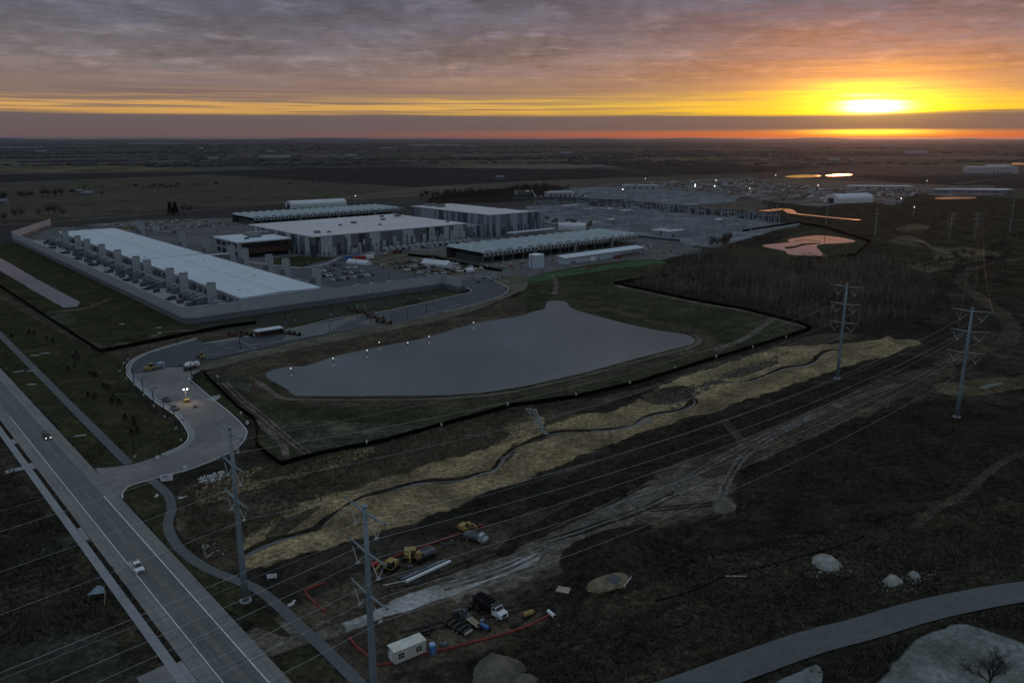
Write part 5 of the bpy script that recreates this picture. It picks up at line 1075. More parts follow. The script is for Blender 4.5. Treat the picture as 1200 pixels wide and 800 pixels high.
t = thing('compact_tractor', 'small blue tractor at the end of the sandy trailer', 'tractor', (*P(567,738), .1), heading((560,734),(572,742)))
MB().b0(-1,.1,-.5,.5,.7,1.2).build('rear_body', BLUE, t); MB().b0(.1,1.4,-.35,.35,.7,1.3).build('hood', BLUE, t); MB().b0(-.8,-.1,-.5,.5,2.1,2.2).build('canopy', MGREY, t)
for s in (-1,1): MB().tube([(-.7,s*.45,1.2),(-.7,s*.45,2.1)], .05, 5).build('roll_bar', BLACKM, t)
wheels(t, (-.7,), 1.7, .65, 12, .35); wheels(t, (1.1,), 1.4, .42, 12, .25)
def misc(name, label, cat, p, n, m_, s=1., spread=1.2, part='frame'):
    t = thing(name, label, cat, (*P(*p), .05), rng.uniform(0,3)); m = MB()
    for k in range(n): m.box((rng.uniform(-spread,spread)*s, rng.uniform(-.7,.7)*s, rng.uniform(.2,.9)*s), (rng.uniform(.5,1.8)*s, rng.uniform(.15,.7)*s, rng.uniform(.2,.8)*s), rng.uniform(0,3))
    m.build(part, m_, t); m = MB()
    for k in range(max(2, n//3)): m.tube([(rng.uniform(-spread,spread)*s, rng.uniform(-.7,.7)*s, .3*s), (rng.uniform(-spread,spread)*s, rng.uniform(-.7,.7)*s, 1.3*s)], .06, 5)
    m.build('strut', BLACKM, t); return t
misc('disc_harrow', 'dark heap of machine attachments behind the sandy trailer', 'attachments', (540,722), 9, DGREY, 1.2, 2.)
misc('skid_attachment', 'dark skid steer attachment left of the dump truck box', 'attachment', (556,713), 8, BLACKM, 1.1, 1.6)
misc('rubble_skip', 'small dark heap of scrap behind the office trailer', 'scrap', (500,743), 8, BLACKM, .9, 2.2)
misc('generator_cart', 'small grey generator cart beside the blue portable toilet', 'generator', (519,757), 6, MGREY, .9, .9)
misc('scrap_heap', 'dark scrap and hoses lying by the second excavator', 'scrap', (525,640), 8, DGREY, .9, 2.2)
misc('scrap_heap', 'small orange and dark heap behind the service truck', 'scrap', (563,618), 6, ORANGE, .8, 1.2)
misc('scrap_heap', 'dark metal pieces beside the wooden pallet', 'scrap', (643,692), 5, BLACKM, .7, 1.)
# office trailer, toilet, tanks, pallet
t = thing('office_trailer', 'cream office trailer with dark windows behind the orange mesh fence', 'trailer', (*P(477.5,769), .0), heading((470,775),(497,764)))
MB().b0(-3.5,3.5,-1.4,1.4,.5,3.1).build('wall', CREAM, t); MB().b0(-3.6,3.6,-1.5,1.5,3.1,3.25).build('roof', surf('pale_roof', (.55,.55,.5)), t); MB().b0(-3.4,3.4,-1.3,1.3,0,.5).build('skirt', DGREY, t)
for x in (-2., 1.9):
    w = MB().b0(x-.6,x+.6,-1.46,-1.4,1.4,2.4).build('window', GLASSD, t); MB().b0(x-.04,x+.04,-1.5,-1.46,1.35,2.45).b0(x-.65,x+.65,-1.5,-1.46,1.9,1.96).build('window_frame', CREAM, w)
MB().b0(-3.56,-3.5,-.5,.5,.55,2.6).build('door', WHITE, t); MB().b0(-3.54,-3.5,.8,1.3,2.2,2.9).build('air_conditioner', MGREY, t)
t = thing('portable_toilet', 'bright blue portable toilet with a pale domed roof', 'toilet', P(507,765.5), R(25)); MB().b0(-.6,.6,-.6,.6,.1,2.1).build('cabin', BLUE, t)
MB().box((0,0,2.22), (1.25,1.25,.26), 0, top=(.6,.8)).build('roof', surf('pale_blue_plastic', (.25,.36,.52)), t); MB().b0(-.42,.42,-.64,-.6,.2,1.95).build('door', surf('mid_blue_plastic', (.07,.17,.38)), t); MB().b0(-.65,.65,-.65,.65,0,.1).build('base', DGREY, t)
t = thing('water_tank', 'yellow tank trailer lying on the soil right of the dump truck', 'tank', (*P(619,722), .05), heading((614,722),(625,718))); MB().cyl((0,0,.75), .55, 2.3, 12, axis='x').build('tank', YELLOW, t); MB().b0(-1.3,1.3,-.5,.5,.15,.3).build('skid', BLACKM, t)
t = thing('culvert_pipe', 'short white pipe lying at the end of the orange fence', 'pipe', (*P(646,721), .05), heading((642,717),(650,724))); m = MB(); m.cyl((0,0,.45), .42, 2.4, 14, axis='x'); m.build('pipe', WHITE, t); MB().cyl((1.22,0,.45), .34, .03, 14, axis='x').build('dark_bore_disc', BLACKM, t)  # pipe is solid; the black end disc paints the shade of its hollow
t = thing('timber_mat', 'square pale timber mat lying on bare soil above the tanks', 'mat', (*P(660,692), .05), heading((652,691),(668,694)))
for k in range(6): MB().b0(-1.5,1.5,-1.2+.4*k,-.83+.4*k,.12,.3).build('plank', MATS['bleached_timber'] if k % 2 else WOOD, t)
for y in (-.9,.9): MB().b0(-1.4,1.4,y-.1,y+.1,0,.12).build('bearer', WOOD, t)
t = thing('plywood_shelter', 'blue-grey sheet roof shelter with timber legs left of the sidewalk', 'shelter', P(116,701), GR); t.scale = (.72,.72,.72)
MB().add([(-3.2,-.4,2.6),(1.6,-1.8,2.2),(2.0,.9,2.9),(.6,2.4,3.3),(-3.2,-.4,2.7),(1.6,-1.8,2.3),(2.0,.9,3.0),(.6,2.4,3.4)], [(3,2,1,0),(4,5,6,7),(0,1,5,4),(1,2,6,5),(2,3,7,6),(3,0,4,7)]).build('roof_sheet', surf('blue_grey_sheet', (.14,.19,.23)), t)
for x, y, z in ((-2.8,-.4,2.6),(1.5,-1.6,2.2),(1.8,.8,2.9),(.6,2.1,3.2)): MB().tube([(x,y,0),(x,y,z)], .07, 5).build('leg', WOOD, t)
MB().tube([(1.8,-1.4,2.3),(.2,-5.2,.1)], .1, 5).build('prop', WOOD, t)
# people-scale bits near the light tower
t = thing('light_tower', 'mobile light tower with lit lamps in the middle of the access road', 'light tower', (*P(219,472), .05), R(20))
MB().b0(-1.2,1.2,-.7,.7,.4,1.5).build('generator_box', YELLOW, t); MB().tube([(0,0,1.5),(0,0,5.4)], .09, 6).build('mast', SILVER, t); MB().b0(-.9,.9,-.05,.05,5.3,5.4).build('lamp_bar', MGREY, t)
for x in (-.6,.6): MB().box((x,-.1,5.55), (.5,.22,.42)).build('lamp', LAMPW, t)
for s in (-1,1): MB().tube([(0,s*.7,.5),(0,s*1.6,.05)], .06, 5).build('outrigger', BLACKM, t)
wheels(t, (0,), 1.5, .34)
ld = bpy.data.lights.new('floodlight', 'SPOT'); ld.energy = 1100; ld.spot_size = R(150); ld.spot_blend = .8; ld.color = (1,.74,.5); ld.shadow_soft_size = .5
lo = bpy.data.objects.new('floodlight', ld); COL.objects.link(lo); lo.parent = t; lo.location = (0,-.9,5.9); lo.rotation_euler = (R(-22),0,0)
misc('paving_machine', 'small dark paving machine beside the lit light tower', 'machine', (228,478), 8, DGREY, .8, 1.2)
misc('tool_pallet', 'pale pallet of tools at the foot of the light tower', 'pallet', (224,471), 5, SILVER, .5, .9)
misc('red_compactor', 'red compactor on the access road by the left kerb', 'compactor', (209.5,479.5), 5, RED, .6, .8)
def car_proto(label, paint, loc, rz, kind=0, name='parked_car', group=None):
    t = thing(name, label, 'car', loc, rz, group)
    if kind == 0: pr, cb = [(-2.3,.35),(-2.35,.8),(-2.0,.95),(1.0,.95),(2.2,.78),(2.3,.4)], [(-1.9,.95),(-1.2,1.42),(.3,1.42),(1.1,.95)]
    elif kind == 1: pr, cb = [(-2.35,.4),(-2.4,1.05),(1.1,1.08),(2.2,.95),(2.35,.45)], [(-2.3,1.05),(-2.0,1.7),(.4,1.7),(1.2,1.08)]
    else: pr, cb = [(-2.8,.45),(-2.85,1.08),(1.2,1.1),(2.6,1.0),(2.8,.45)], [(-.9,1.1),(-.7,1.8),(.7,1.8),(1.35,1.1)]
    MB().profile(pr, 1.85).build('body', paint, t)
    MB().profile(cb, 1.7, top_in=.18, zin=1.2).build('window_glass', GLASSD, t)
    z = cb[1][1]; MB().b0(cb[1][0]-.05,cb[2][0]+.05,-.68,.68,z-.02,z+.05).build('roof', paint, t)
    m = MB()
    for x in (-1.45,1.45):
        for s in (-1,1): m.cyl((x,s*.82,.34), .34, .24, 10)
    m.build('wheels', TYRE, t)
    if kind == 2: MB().b0(-2.7,-.95,-.78,.78,1.085,1.12).build('bed_liner', BLACKM, t)
    return t
PAINTS = [('white', WHITE), ('silver', SILVER), ('black', CARDK), ('grey', CARGR), ('maroon', CARRD), ('navy', CARBL)]
KINDS = ['sedan', 'SUV', 'pickup']; PROTO = {}
def car(label, loc, rz, ci, kind, group):
    k = (ci, kind)
    if k not in PROTO: PROTO[k] = car_proto(label, PAINTS[ci][1], (*loc, .1), rz, kind, group=group)
    else: copy_tree(PROTO[k], (*loc, .1), rz, label, group)
car('dark car stopped by the left kerb of the access road', P(195.5,470), heading((191,466),(199,473)), 2, 0, None)
car('dark car with pale roof by the kerb near the red compactor', P(204.5,480), heading((201,476),(208,484)), 3, 1, None)
rows = [(270,456,9,'row against the acoustic wall'),(270,478,9,'second row from acoustic wall'),(338,484,12,'nearest row of the gravel lot'),(338,497,12,'second row of the gravel lot'),(338,515,12,'third row of the gravel lot'),(338,528,12,'fourth row of the gravel lot'),(338,548,10,'row before the white tents'),(274,512,9,'third row of the blacktop lot'),(274,532,10,'fourth row of the blacktop lot'),(280,552,9,'fifth row of the blacktop lot'),(290,572,6,'row below the plaza lawn')]
for a0, b, n, nm in rows:
    cnt = {}
    for i in range(n+ (8 if a0 == 338 else 4)):
        if rng.random() < .22: continue
        a = a0+i*(2.95)+rng.uniform(-.2,.2)
        if a > 398: break
        ci = int(rng.choice(6, p=[.34,.16,.22,.16,.06,.06])); kd = int(rng.choice(3, p=[.35,.38,.27])); key = (ci, kd); cnt[key] = cnt.get(key, 0)+1
        car(f'{PAINTS[ci][0]} {KINDS[kd]}, {nth(cnt[key]-1)} such from the left in {nm}', W(a, b), GR+R(90)+(math.pi if rng.random() < .4 else 0), ci, kd, 'cars parked in the main lot')
for r_, b in enumerate((930,948,985,1003,1018)):
    cnt = {}
    for i in range(26):
        if rng.random() < .3: continue
        a = 262+4.1*i-(r_*2)
        ci = int(rng.choice(6, p=[.34,.16,.22,.16,.06,.06])); kd = int(rng.choice(3)); key = (ci, kd); cnt[key] = cnt.get(key, 0)+1
        car(f'{PAINTS[ci][0]} {KINDS[kd]}, {nth(cnt[key]-1)} such from the left, {nth(r_)} row of the far lot', W(a, b), GR+R(90), ci, kd, 'cars parked in the far lot')
# equipment scattered in the campus yard
for i, (x, y) in enumerate(((560,331),(567,327),(575,322),(600,313),(612,309),(648,306),(655,305),(690,316),(700,314),(590,314),(770,296),(778,297),(786,295),(575,329),(583,327))):
    misc('site_equipment', f'small heap of site equipment on the hardstand before plant canopy, {nth(i)} from the left', 'equipment', (x, y), 6, [DGREY, MGREY, GREYP, RED][i % 4], 1.3, 1.6)
for i in range(34):
    a, b = rng.uniform(206,250), rng.uniform(905,1010); m_ = [GREYP, DGREY, MGREY, surf('olive_tarp', (.12,.13,.03)), WOOD][int(rng.integers(5))]
    c = cabin('laydown yard crate between the long hall and rear wall', (600,300), GR, m_, (rng.uniform(3,8), rng.uniform(2,4), rng.uniform(1.5,3)), None, 'laydown_crate', 'crate'); c.location = (*W(a+ (40 if i % 2 else 0), b-30), 0); c['group'] = 'crates in the laydown yard'
    c['label'] = f'{["grey","dark","mid grey","olive","timber"][[GREYP, DGREY, MGREY, MATS["olive_tarp"], WOOD].index(m_)]} crate in the laydown yard beyond the long white-roofed hall'

# clutter of plant across the campus yards, copies of four kinds
EQ = []
def eq(kind, loc, rz, lab, grp):
    names = ['pipe_rack','air_handler','cable_drum','material_pallet']
    while len(EQ) < 4: EQ.append(None)
    if EQ[kind] is None:
        t = thing(names[kind], lab, ['pipe rack','air handler','cable drum','pallet'][kind], loc, rz, grp); EQ[kind] = t
        if kind == 0:
            for k in range(4): MB().tube([(-3,-.6+.4*k,1.),(3,-.6+.4*k,1.)], .17, 6).build('pipe', SILVER, t)
            for x in (-2,2): MB().b0(x-.12,x+.12,-.9,.9,0,.85).build('support', DGREY, t)
        elif kind == 1:
            MB().b0(-2.2,2.2,-1.1,1.1,.3,2.7).build('casing', GREYP, t); MB().b0(-2.,2.,-1.,1.,0,.3).build('skid', BLACKM, t); MB().cyl((0,0,2.8), .8, .3, 12, axis='z').build('fan', DGREY, t)
        elif kind == 2:
            MB().cyl((0,0,1.1), .6, 1.2, 10).build('hub', BLACKM, t); MB().cyl((0,-.65,1.1), 1.1, .14, 14).build('flange', WOOD, t); MB().cyl((0,.65,1.1), 1.1, .14, 14).build('flange', WOOD, t)
        else:
            MB().b0(-1.5,1.5,-1.,1.,.15,1.5).build('load', MATS['bleached_timber'], t); MB().b0(-1.6,1.6,-1.1,1.1,0,.15).build('pallet', WOOD, t)
    else: copy_tree(EQ[kind], loc, rz, lab, grp)
for grp, where, (a0, a1, b0, b1), n in (('plant at the foot of the striped hall', 'at the foot of the striped hall', (322,480,603,613), 26), ('plant before the long plant canopy', 'before the long plant canopy', (410,600,466,496), 30), ('plant beside the long hall', 'on the office side of the long white-roofed hall', (238,252,460,900), 44), ('plant behind the striped hall', 'between striped hall and rear canopy', (330,520,770,880), 26), ('plant beside the rear hall', 'beside the rear hall', (596,640,560,760), 18)):
    for i in range(n):
        k = int(rng.integers(4)); nm = ['silver pipe rack','grey air handler','timber cable drum','pale pallet load'][k]
        eq(k, W(rng.uniform(a0,a1), rng.uniform(b0,b1)), GR+rng.choice([0,R(90)])+rng.uniform(-.15,.15), f'{nm} standing {where}', ['pipe racks','air handlers','cable drums','pallet loads'][k]+' '+where)
# ------------------------------------------------------------------ substations and far yard
def inpoly(poly, x, y): return bool(inside(poly, np.array([x]), np.array([y]))[0])
def scatter(pts, n, px=True, seed=1):
    w = [P(*p) for p in pts] if px else pts; g = np.random.default_rng(seed); out = []
    xs = [p[0] for p in w]; ys = [p[1] for p in w]
    while len(out) < n:
        x, y = g.uniform(min(xs), max(xs)), g.uniform(min(ys), max(ys))
        if inpoly(w, x, y): out.append((x, y))
    return out
SUB1 = [(628,244),(700,240),(800,249),(930,262),(880,272),(836,287),(770,279),(690,266),(645,258)]
SUB2 = [(655,228),(720,222),(800,224),(862,230),(800,240),(735,233)]
PALEM = surf('pale_switchgear', (.26,.29,.33), var=.1); MIDM = surf('steel_gantry', (.24,.27,.30), var=.15)
gan = None
for grp, pts, n, sd in (('near', SUB1, 120, 3), ('far', SUB2, 50, 4)):
    for i, (x, y) in enumerate(scatter(pts, n, seed=sd)):
        lab = f'grey steel gantry standing in the {grp} substation'
        if gan is None:
            t = thing('substation_gantry', lab, 'gantry', (x, y), GR, f'gantries of the {grp} substation'); gan = t
            for s in (-1,1): MB().b0(-.3,.3,s*7-.3,s*7+.3,0,11.5).build('column', MIDM, t); MB().b0(-.1,.1,s*7-.1,s*7+.1,11.5,15.5).build('lightning_rod', MIDM, t)
            MB().b0(-.3,.3,-7.5,7.5,10.4,11.2).build('beam', MIDM, t)
        else: copy_tree(gan, (x, y), GR+(math.pi/2 if i % 3 == 0 else 0), lab, f'gantries of the {grp} substation')
tr = None
for grp, pts, n, sd in (('near', SUB1, 46, 5), ('far', SUB2, 26, 6)):
    for i, (x, y) in enumerate(scatter(pts, n, seed=sd)):
        lab = f'pale switchgear cabinet standing in the {grp} substation'
        if tr is None:
            t = thing('switchgear', lab, 'switchgear', (x, y), GR, f'switchgear of the {grp} substation'); tr = t
            MB().b0(-2.6,2.6,-1.8,1.8,.3,3.8).build('cabinet', PALEM, t); MB().b0(-3,3,-2.2,2.2,0,.3).build('pad', WALK, t)
            for k in (-1.6,0,1.6): MB().tube([(k,0,3.8),(k,0,5.4)], .22, 6).build('bushing', DGREY, t)
        else: copy_tree(tr, (x, y), GR+(math.pi/2 if i % 2 else 0), lab, f'switchgear of the {grp} substation', scale=(1+.5*(i % 3),1,1+.2*(i % 2)))
for i, (x, y, L, D, h) in enumerate(((712,250,26,10,6),(734,251,20,10,5),(774,275,20,9,5),(790,277,30,9,6),(690,249,20,9,5),(718,262,20,10,5),(668,246,26,10,6),(845,262,22,8,5))):
    t = thing('control_building', f'pale control building in the near substation, {nth(i)} by build', 'building', P(x, y), GR, 'control buildings of the near substation'); t['label'] = 'pale flat-roofed control building in the near substation'
    MB().b0(-L/2,L/2,-D/2,D/2,0,h).build('wall', PALEM, t); MB().b0(-L/2-.3,L/2+.3,-D/2-.3,D/2+.3,h,h+.6).build('roof', ROOFP, t); MB().b0(-L*.3,-L*.3+3,-D/2-.08,-D/2,0,3.5).build('door', DGREY, t)
mastp = None
for i, (x, y, r) in enumerate(along([(640,240),(690,238.5),(740,241.5),(800,247),(870,254),(936,261)], 17, smooth=False)):
    lab = 'tall thin lightning mast in the row along the back of near substation'
    if mastp is None:
        mastp = thing('lightning_mast', lab, 'mast', (x, y), 0, 'lightning masts behind the near substation'); MB().tube([(0,0,0),(0,0,20)], .34, 6, r1=.16).build('pole', MIDM, mastp); MB().b0(-.7,.7,-.7,.7,0,.6).build('base', WALK, mastp)
    else: copy_tree(mastp, (x, y), 0, lab, scale=(1,1,rng.uniform(.7,1.15)))
fence('dark tall sound wall along the back of the near substation', [(690,241.5),(740,244.5),(800,250),(870,256.5),(930,263)], 6.5, surf('dark_sound_wall', (.05,.054,.06)), 16, name='sound_wall', cat='wall', w=.5, pm=MIDM)
fence('black earth-toned screen wall between the two substations', [(600,233),(660,233.5),(735,238),(800,243.5),(880,251)], 4, DGREY, 20, name='screen_wall', cat='wall', w=.4)
YARD = [(760,217),(790,213),(880,210),(905,216),(990,223.5),(1060,222),(1100,226),(1050,238),(1010,233),(960,238),(915,235),(860,228)]
yp = {}
def yard_item(kind, loc, rz):
    if kind not in yp:
        lab = {'trailer': 'pale box trailer parked in the far gravel yard', 'stack': 'dark stack of material in the far gravel yard', 'crate': 'brown stack of crates in the far gravel yard', 'van': 'white work van in the far gravel yard', 'dark': 'dark vehicle parked in the far gravel yard'}[kind]
        t = thing({'trailer':'box_trailer','stack':'material_stack','crate':'crate_stack','van':'work_van','dark':'parked_vehicle'}[kind], lab, {'trailer':'trailer','stack':'stack','crate':'crates','van':'van','dark':'vehicle'}[kind], loc, rz, {'trailer':'trailers','stack':'material stacks','crate':'crate stacks','van':'vans','dark':'vehicles'}[kind]+' in the far yard'); yp[kind] = t
        if kind == 'trailer': MB().b0(-6.5,6.5,-1.3,1.3,1.1,4).build('box', GREYP, t); MB().b0(-6,6,-1,1,.4,1.1).build('chassis', BLACKM, t)
        elif kind == 'stack': MB().b0(-4,4,-2,2,0,2.4).b0(-2,3,-1.5,1.5,2.4,3.6).build('pile', DGREY, t); MB().b0(-4.2,4.2,-2.2,-1.9,0,.5).build('bearer', WOOD, t)
        elif kind == 'crate': MB().b0(-3,3,-2,2,0,2.8).build('crate', surf('brown_crate', (.085,.065,.05)), t); MB().b0(-2,0,-2.1,2.1,2.8,4.2).build('lid', WOOD, t)
        elif kind == 'van': MB().profile([(-3,.5),(-3,2.6),(1.8,2.6),(2.6,1.6),(3.1,1.3),(3.1,.5)], 2).build('body', WHITE, t); MB().b0(1.9,2.5,-.9,.9,1.6,2.3).build('window', GLASSD, t)
        else: MB().profile([(-3,.5),(-3,1.3),(-1,1.4),(-.6,2.1),(1.,2.1),(1.6,1.4),(3,1.2),(3,.5)], 2.1).build('body', CARDK, t); MB().b0(-.7,.9,-.95,.95,1.5,2.12).build('cab', CARGR, t)
    else: copy_tree(yp[kind], loc, rz)
for i, (x, y) in enumerate(scatter(YARD, 230, seed=11)): yard_item(['trailer','dark','stack','van','crate','dark','trailer','dark'][i % 8], (x, y), GR+R(90)*(i % 2)+rng.uniform(-.2,.2))
for i, (x, y) in enumerate(scatter([(640,256),(700,262),(690,268),(650,262)], 14, seed=12)): yard_item(['stack','van','crate'][i % 3], (x, y), GR)
for i, (x, y) in enumerate(scatter([(590,231),(640,228),(700,226),(690,231),(620,234)], 24, seed=13)): yard_item(['trailer','van','stack','dark'][i % 4], (x, y), GR)
t = thing('crawler_crane', 'small crane with a raised pale boom beyond the rear hall', 'crane', P(628,233.5), 0)
MB().b0(-3,3,-2,2,.6,3).build('house', YELLOW, t); MB().b0(-3.5,3.5,-2.4,-1.4,0,1).b0(-3.5,3.5,1.4,2.4,0,1).build('track', BLACKM, t); MB().tube([(1,0,2.5),(-8,0,16)], .7, 4, r1=.45).build('boom', WHITE, t)
for i, (x, y, s, lab) in enumerate(((729.5,230.5,1.6,'lit floodlight mast at the near edge of the far substation'),(756,216,1.2,'lit floodlight mast left on the far yard road'),(814,226,2.3,'bright floodlight mast in the middle of the far yard'),(814.5,224,1.6,'lit floodlight mast just behind the brightest one'),(837,226,1.5,'lit floodlight mast right of the brightest one'),(838.5,218.5,1.1,'small lit mast behind the right floodlight'),(878,229,1.2,'lit mast at the near edge of far yard by the channel'),(908.5,211.5,1.4,'lit mast at the back of far yard by the left orange pond'),(958,225,1.1,'lit mast beside the large arched fabric building'),(1085.5,219,1.0,'lit mast at the right end of the far yard'),(417,239,1.0,'lit lamp mast behind the left plant canopy'),(196.5,163.6,5.,'lit red and white beacon lamp on the left horizon'),(237,176.3,1.6,'lit farmyard lamp among the far woods'),(320,187,1.3,'lit yard lamp at a far farmstead'),(1055,242.5,1.0,'small lit lamp in the dark meadow'),(1070,254,.8,'small lit lamp nearer in the dark meadow'))):
    t = thing('light_mast', lab, 'light mast', P(x, y), R(-90)); h = 12 if y > 180 else 20
    MB().tube([(0,0,0),(0,0,h)], .2, 5).build('pole', MIDM, t); MB().box((0,0,h+.4), (s*.65,s*.65,s*.6)).build('lamp', LAMPW, t)

# ------------------------------------------------------------------ mounds and stones
mound('topsoil_pile', [(656,662),(660,645),(685,630),(720,619),(764,614),(768,618),(752,626),(790,620),(832,606),(850,602),(820,622),(780,650),(745,668),(715,680),(688,684),(668,676)], 2.6, 6, G_DARK, 'broad dark topsoil pile beside the dirt track', 'soil pile')
mound('topsoil_pile', [(584,652),(600,632),(650,604),(700,580),(740,560),(764,554),(764,561),(740,577),(700,596),(655,616),(612,640),(596,653)], 2.0, 5, G_DARK, 'long narrow dark topsoil pile above the stone pad', 'soil pile')
mound('spoil_heap', [(834,590),(840,584),(850,582),(860,588),(862,598),(846,603),(836,600)], 2.2, 4, PILEB, 'small pale spoil heap at the end of the dirt track', 'spoil heap', res=.5)
mound('spoil_heap', [(554,790),(562,774),(580,768),(600,772),(616,780),(614,792),(600,812),(575,820),(558,808)], 2.8, 4.5, PILEB, 'tan spoil heap at the bottom edge below the orange fence', 'spoil heap', res=.4)
mound('spoil_heap', [(590,800),(604,790),(622,790),(634,800),(622,822),(596,822)], 2.0, 4, PILEB, 'second tan spoil heap at the bottom edge', 'spoil heap', res=.4)
mound('limestone_pile', [(951,655),(956,651),(972,653),(986,661),(982,669),(966,669),(954,663)], 1.7, 2.2, STONE, 'largest pale limestone pile in the dead grass above the back road', 'stone pile', res=.4)
mound('limestone_pile', [(1033,683),(1038,676),(1052,676),(1059,682),(1054,688),(1040,688)], 1.6, 2.2, STONE, 'middle pale limestone pile near the back road', 'stone pile', res=.4)
mound('limestone_pile', [(1062,675),(1066,670),(1076,672),(1080,678),(1068,679)], 1.2, 1.5, STONE, 'smallest pale limestone pile, rightmost of three', 'stone pile', res=.35)
mound('limestone_pile', [(534,404),(535,401),(545,397),(549,402),(545,404)], .1, 1, STONE, 'x', 'x') if False else None
mound('straw_mound', [(1030,404),(1034,396),(1044,395),(1050,402),(1042,408)], 1.7, 4, G_STRAW, 'rounded straw covered mound at the far end of straw bank', 'mound')
mound('sand_ring', [(688,692),(690,682),(702,675),(722,671),(736,674),(737,682),(728,690),(712,693),(700,696)], .9, 1.6, surf('ochre_sand', (.135,.108,.066), var=.45), 'ring of ochre sand round a dark pit', 'sand', res=.4)
mound('pit_rubble', [(710,686),(712,678),(722,676),(730,681),(726,688),(716,690)], 1.3, 1.2, surf('slate_rubble', (.06,.065,.075), var=.4), 'slate-coloured rubble in the ochre sand ring', 'rubble', res=.35)
for i, (x, y, r, lab) in enumerate(((735,683,.9,'thin pale pole lying right of the ochre sand ring'),(862,676,1.0,'thin pale pole lying alone in the dead grass'))):
    t = thing('timber_pole', lab, 'pole', (*P(x, y), .1), r+R(-60 if i else 10)); MB().tube([(-2.4,0,.15),(2.4,0,.2)], .13, 6).build('pole', KERB, t); MB().box((2.4,0,.2),(.2,.5,.3)).build('end_cap', WALK, t)
def rocks(name, pts, n, s, mat, seed, label):
    m = MB(); g = np.random.default_rng(seed)
    for x, y in scatter(pts, n, seed=seed):
        q = s*g.uniform(.4,1.3); m.box((x, y, q*.25), (q*g.uniform(.7,1.5), q, q*.7), g.uniform(0,3), top=(.6,.6))
    o = m.build(name, mat); return tag(o, label, 'rocks', None, 'stuff')
rocks('stone_riprap', [(232,560),(262,552),(268,558),(245,568),(234,566)], 150, .55, KERB, 21, 'pale stones spilled beside the access road bend')
rocks('stone_riprap', [(236,640),(262,636),(268,650),(240,656)], 60, .5, STONE, 22, 'pale stones at the left end of straw bank')
rocks('clod_bank', [(770,470),(800,456),(850,436),(900,420),(925,412),(900,432),(850,446),(800,474),(790,482)], 600, .8, PILEB, 23, 'clods and brush scattered on the straw bank')
rocks('creek_stone', [(745,496),(762,488),(768,492),(752,500)], 40, .7, STONE, 24, 'pale stones at the creek narrows')
rocks('creek_stone', [(616,480),(628,478),(634,494),(642,508),(634,506),(624,494)], 110, .7, STONE, 25, 'pale stone chute running down to the creek')
for q, (x, y) in enumerate(((968,668),(1046,686),(1070,678),(848,600),(585,780))): rocks('loose_rubble', [(x-26,y-8),(x+26,y-10),(x+30,y+6),(x-24,y+9)], 60, .38, STONE if q < 3 else PILEB, 40+q, 'loose rubble strewn round the pile')
rocks('topsoil_clod', [(700,660),(790,620),(820,640),(700,700)], 200, .5, G_DARK, 26, 'dark clods on the soil')

# ------------------------------------------------------------------ vegetation
def tuft_field(name, pts, n, h, w, mat, seed, label, cat='weeds', px=True):
    w_ = [P(*p) for p in pts] if px else pts; g = np.random.default_rng(seed)
    xs = [p[0] for p in w_]; ys = [p[1] for p in w_]; X = g.uniform(min(xs), max(xs), n*4); Y = g.uniform(min(ys), max(ys), n*4)
    cl = np.array([mnoise.noise(Vector((x*.06, y*.06, seed))) for x, y in zip(X, Y)]) > g.uniform(-.5,.45,n*4)
    k = inside(w_, X, Y) & cl; X, Y = X[k][:n], Y[k][:n]; m = len(X); K = 3
    V = np.zeros((m*K, 3, 3)); A = g.uniform(0, 6.28, m*K); hh = h*g.uniform(.4, 1.5, m*K); ww = w*g.uniform(.5, 1.4, m*K)
    cx, cy = np.repeat(X, K)+g.normal(0, w*.4, m*K), np.repeat(Y, K)+g.normal(0, w*.4, m*K)
    V[:,0,0] = cx-np.cos(A)*ww/2; V[:,0,1] = cy-np.sin(A)*ww/2; V[:,1,0] = cx+np.cos(A)*ww/2; V[:,1,1] = cy+np.sin(A)*ww/2
    V[:,2,0] = cx+g.normal(0, .35, m*K)*h; V[:,2,1] = cy+g.normal(0, .35, m*K)*h; V[:,2,2] = hh; V[:,:2,2] = .02
    me = bpy.data.meshes.new(name); me.from_pydata(V.reshape(-1,3).tolist(), [], np.arange(m*K*3).reshape(-1,3).tolist()); me.materials.append(mat)
    o = bpy.data.objects.new(name, me); COL.objects.link(o); return tag(o, label, cat, None, 'stuff')
WEED = surf('dead_weeds', (.078,.066,.050), var=.4, scale=.3); WEEDD = surf('dark_weeds', (.056,.050,.040), var=.4, scale=.3); WEEDT = surf('tan_weeds', (.115,.094,.060), var=.35, scale=.3)
tuft_field('dead_weeds', [(520,860),(620,742),(700,700),(800,668),(900,640),(1010,620),(1150,590),(1300,560),(1300,660),(1110,686),(1000,714),(820,770),(720,830)], 11000, .45, .8, WEED, 31, 'rough dead weeds above the back road')
tuft_field('dark_weeds', [(560,800),(700,740),(800,700),(920,660),(1010,640),(1200,600),(1200,650),(1000,690),(800,745),(640,840)], 5000, .6, .8, WEEDD, 32, 'dark weeds among the dead grass')
tuft_field('dark_weeds', [(950,790),(985,775),(1060,748),(1110,728),(1200,711),(1330,692),(1330,720),(1200,735),(1160,734),(1115,731),(1083,745),(1048,772),(1020,800)], 3500, .7, .7, WEEDD, 33, 'dark weeds below the back road')
tuft_field('dark_weeds', [(-60,540),(20,548),(66,622),(100,685),(140,738),(60,745),(-80,760)], 4500, .7, .8, WEEDD, 34, 'dark weeds left of the sidewalk')
tuft_field('dead_weeds', [(20,720),(100,700),(150,735),(90,745),(20,755)], 2500, .6, .7, WEED, 35, 'brown weeds on the bank left of the sidewalk')
